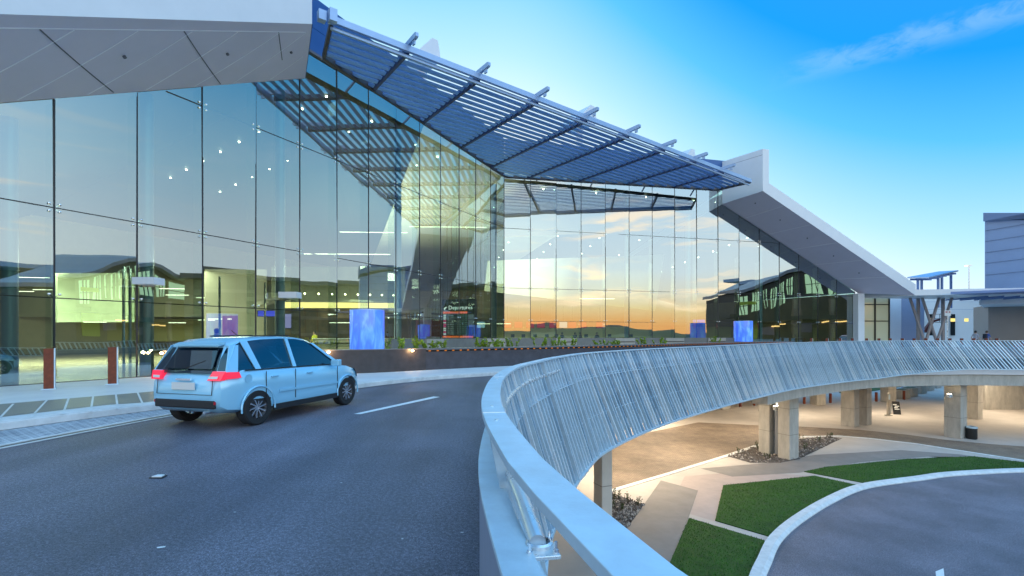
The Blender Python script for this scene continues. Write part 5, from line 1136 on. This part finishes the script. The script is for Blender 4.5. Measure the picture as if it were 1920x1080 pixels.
m = MB(); a = px(1836, 571, 50); m.prism([a, px(2100, 571, 45) * V((1, 1, 0)) + V((0, 0, a.z)), px(2100, 556, 52) * V((1, 1, 0)) + V((0, 0, a.z)), px(1846, 556, 57) * V((1, 1, 0)) + V((0, 0, a.z))], (0, 0, .95)); sub(m, 'eaves', PALEW, t)
m = MB()
for y in (433, 453, 474, 494, 516): q_ = px(1847, y, 55.9); e_ = px(2100, 600, 45.7); m.beam(q_, V((e_.x, e_.y, q_.z)), .04, .03)
for x in (1897,): m.beam(px(x, 414, 53.4), px(x, 545, 53.4), .03, .03)
sub(m, 'panel_seam', SEAMD, t)
t = thing('traffic_sign', 'small white sign on a slim pole among the struts', 'sign', px(1777, 645, 46)); m = MB(); p = px(1777, 587, 46); m.box(p, (.60, .03, .52)); sub(m, 'plate', PAINT, t); m = MB(); m.box(p + V((-.13, -.018, .1)), (.2, .006, .12)); m.box(p + V((.15, -.018, .1)), (.14, .006, .12)); sub(m, 'print', mat('sign print', (.5, .12, .1), .5), t); m = MB(); m.tube([(p.x, p.y + .03, .15), (p.x, p.y + .03, p.z)], .035, 8); sub(m, 'pole', GALVP, t)
t = thing('boom_lift', 'dark red boom lift with raised basket behind the crossing struts', 'boom lift', px(1748, 640, 62))
RL = mat('lift red', (.12, .025, .02), .5); m = MB(); m.beam(px(1733, 622, 62), px(1747, 603, 62), .35, .4); m.beam(px(1747, 603, 62), px(1762, 599, 62), .22, .25); sub(m, 'boom_arm', RL, t)
m = MB(); p = px(1764, 597, 62); 
for dx in (-.45, .45):
    for dy in (-.35, .35): m.tube([p + V((dx, dy, -.5)), p + V((dx, dy, .55))], .03, 6)
for z in (-.5, 0, .55): m.beam(p + V((-.45, -.35, z)), p + V((.45, -.35, z)), .05, .05); m.beam(p + V((-.45, .35, z)), p + V((.45, .35, z)), .05, .05)
m.box(p + V((0, 0, -.5)), (.9, .7, .06)); sub(m, 'basket', DARK, t)
m = MB(); q = px(1731, 640, 62); m.box(V((q.x, q.y, .3)), (2.2, 1.4, 1.0)); sub(m, 'chassis', RL, t, bevel=.05)

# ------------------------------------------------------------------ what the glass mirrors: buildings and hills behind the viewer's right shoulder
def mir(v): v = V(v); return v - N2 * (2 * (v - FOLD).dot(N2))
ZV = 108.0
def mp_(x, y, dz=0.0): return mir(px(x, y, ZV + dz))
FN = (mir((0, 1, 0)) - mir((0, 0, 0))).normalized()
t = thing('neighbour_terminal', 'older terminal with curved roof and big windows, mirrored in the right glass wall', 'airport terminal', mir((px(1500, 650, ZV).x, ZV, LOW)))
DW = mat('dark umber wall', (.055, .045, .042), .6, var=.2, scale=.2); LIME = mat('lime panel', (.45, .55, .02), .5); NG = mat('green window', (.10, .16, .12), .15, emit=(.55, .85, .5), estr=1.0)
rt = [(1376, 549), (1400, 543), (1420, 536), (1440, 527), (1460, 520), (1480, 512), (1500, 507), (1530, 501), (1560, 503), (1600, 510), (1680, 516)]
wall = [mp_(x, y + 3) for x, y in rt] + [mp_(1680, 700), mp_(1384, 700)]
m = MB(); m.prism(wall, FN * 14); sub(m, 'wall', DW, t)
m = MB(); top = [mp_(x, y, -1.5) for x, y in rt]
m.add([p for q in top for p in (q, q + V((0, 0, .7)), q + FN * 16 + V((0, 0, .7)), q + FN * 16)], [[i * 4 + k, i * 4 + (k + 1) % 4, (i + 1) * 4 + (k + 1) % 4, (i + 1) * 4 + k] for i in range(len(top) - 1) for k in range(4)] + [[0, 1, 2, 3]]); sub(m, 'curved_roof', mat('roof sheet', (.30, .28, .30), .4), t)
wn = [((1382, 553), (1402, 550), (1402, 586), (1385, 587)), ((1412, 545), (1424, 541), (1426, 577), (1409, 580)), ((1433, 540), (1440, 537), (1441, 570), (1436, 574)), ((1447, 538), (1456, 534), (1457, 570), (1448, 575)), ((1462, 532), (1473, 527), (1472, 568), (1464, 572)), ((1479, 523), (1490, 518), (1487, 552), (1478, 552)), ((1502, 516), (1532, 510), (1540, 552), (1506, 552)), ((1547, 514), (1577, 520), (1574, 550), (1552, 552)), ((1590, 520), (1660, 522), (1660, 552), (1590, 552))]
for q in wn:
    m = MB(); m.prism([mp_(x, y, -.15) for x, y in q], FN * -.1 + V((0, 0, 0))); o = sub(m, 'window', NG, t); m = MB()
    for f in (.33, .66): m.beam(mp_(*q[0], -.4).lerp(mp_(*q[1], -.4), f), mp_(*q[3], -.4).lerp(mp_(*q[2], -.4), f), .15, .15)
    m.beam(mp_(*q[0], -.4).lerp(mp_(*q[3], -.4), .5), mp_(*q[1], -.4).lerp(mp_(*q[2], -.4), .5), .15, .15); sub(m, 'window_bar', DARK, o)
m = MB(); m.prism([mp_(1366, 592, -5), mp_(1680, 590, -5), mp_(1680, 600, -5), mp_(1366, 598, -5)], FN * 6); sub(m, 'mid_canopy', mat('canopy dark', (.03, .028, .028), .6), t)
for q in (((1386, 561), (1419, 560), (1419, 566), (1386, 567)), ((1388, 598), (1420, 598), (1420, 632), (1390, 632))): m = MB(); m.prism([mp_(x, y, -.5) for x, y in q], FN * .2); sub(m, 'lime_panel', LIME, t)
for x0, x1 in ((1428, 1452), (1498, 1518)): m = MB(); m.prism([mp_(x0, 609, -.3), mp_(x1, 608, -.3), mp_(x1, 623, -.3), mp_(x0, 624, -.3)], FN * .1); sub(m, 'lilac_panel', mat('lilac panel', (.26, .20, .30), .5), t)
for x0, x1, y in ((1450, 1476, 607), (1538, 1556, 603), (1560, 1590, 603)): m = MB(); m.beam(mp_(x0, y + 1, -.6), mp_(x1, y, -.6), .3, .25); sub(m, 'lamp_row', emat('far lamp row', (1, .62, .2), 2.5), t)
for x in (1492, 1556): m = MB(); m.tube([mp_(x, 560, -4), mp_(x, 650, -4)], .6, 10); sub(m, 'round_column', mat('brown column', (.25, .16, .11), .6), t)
t = thing('car_park_block', 'long dark green-grey block across the road, mirrored in the left glass wall', 'building', (100, 48, LOW))
DG = mat('dark green glass block', (.035, .065, .05), .3, var=.3, scale=.15); m = MB(); m.box((106, 51, 4.6), (14, 66, 21.2)); sub(m, 'block_body', DG, t)
m = MB(); m.box((104.5, 51, 15.5), (19, 68, .9)); sub(m, 'eaves', mat('block eaves', (.10, .10, .10), .5), t)
for k in range(22): m = MB(); m.box((98.8, 19.5 + k * 3, 4.6), (.25, .3, 21)); sub(m, 'facade_rib', DARK, t)
for z in (2.5, 6.8, 11): m = MB(); m.box((98.7, 51, z), (.2, 66, .8)); sub(m, 'floor_band', mat('floor band', (.11, .13, .11), .6), t)
t = thing('added_dark_block', 'added dark block with pale roof edge, darkening the far left mirror image', 'building', (112, -11, LOW)); m = MB(); m.box((120, -11, 5.5), (16, 24, 23)); sub(m, 'block_body', mat('dark block wall', (.07, .085, .075), .6, var=.3, scale=.15), t); m = MB(); m.box((117, -11, 17.4), (24, 26, .9)); sub(m, 'roof_edge', EDGEST, t)  # unseen block added to darken the far left of the glass reflection
for k in range(4): m = MB(); m.box((111.9, -20 + k * 6, 6), (.2, 4.5, 3)); sub(m, 'window', NG, t)
m = MB(); n = 260; vs = []; fs = []
for i in range(n + 1):
    a = R(-200) + R(235) * i / n; rr = 2600 + 300 * noise.noise(V((i * .05, 3, 0))); hgt = 50 + 48 * noise.noise(V((i * .06, 0, 0))) + 22 * noise.noise(V((i * .21, 5, 0))) + 7 * noise.noise(V((i * .7, 9, 0)))
    for f, zz_ in ((1, LOW), (1.12, hgt * .6), (1.3, max(hgt, 10)), (1.7, LOW)): vs.append((rr * f * math.cos(a), rr * f * math.sin(a), zz_))
for i in range(n):
    for k in range(3): fs.append([i * 4 + k, i * 4 + k + 1, i * 4 + 5 + k, i * 4 + 4 + k])
m.add(vs, fs); struct(m.build('hills', mat('hill', (.02, .025, .022), .9, var=.3, scale=.004)))
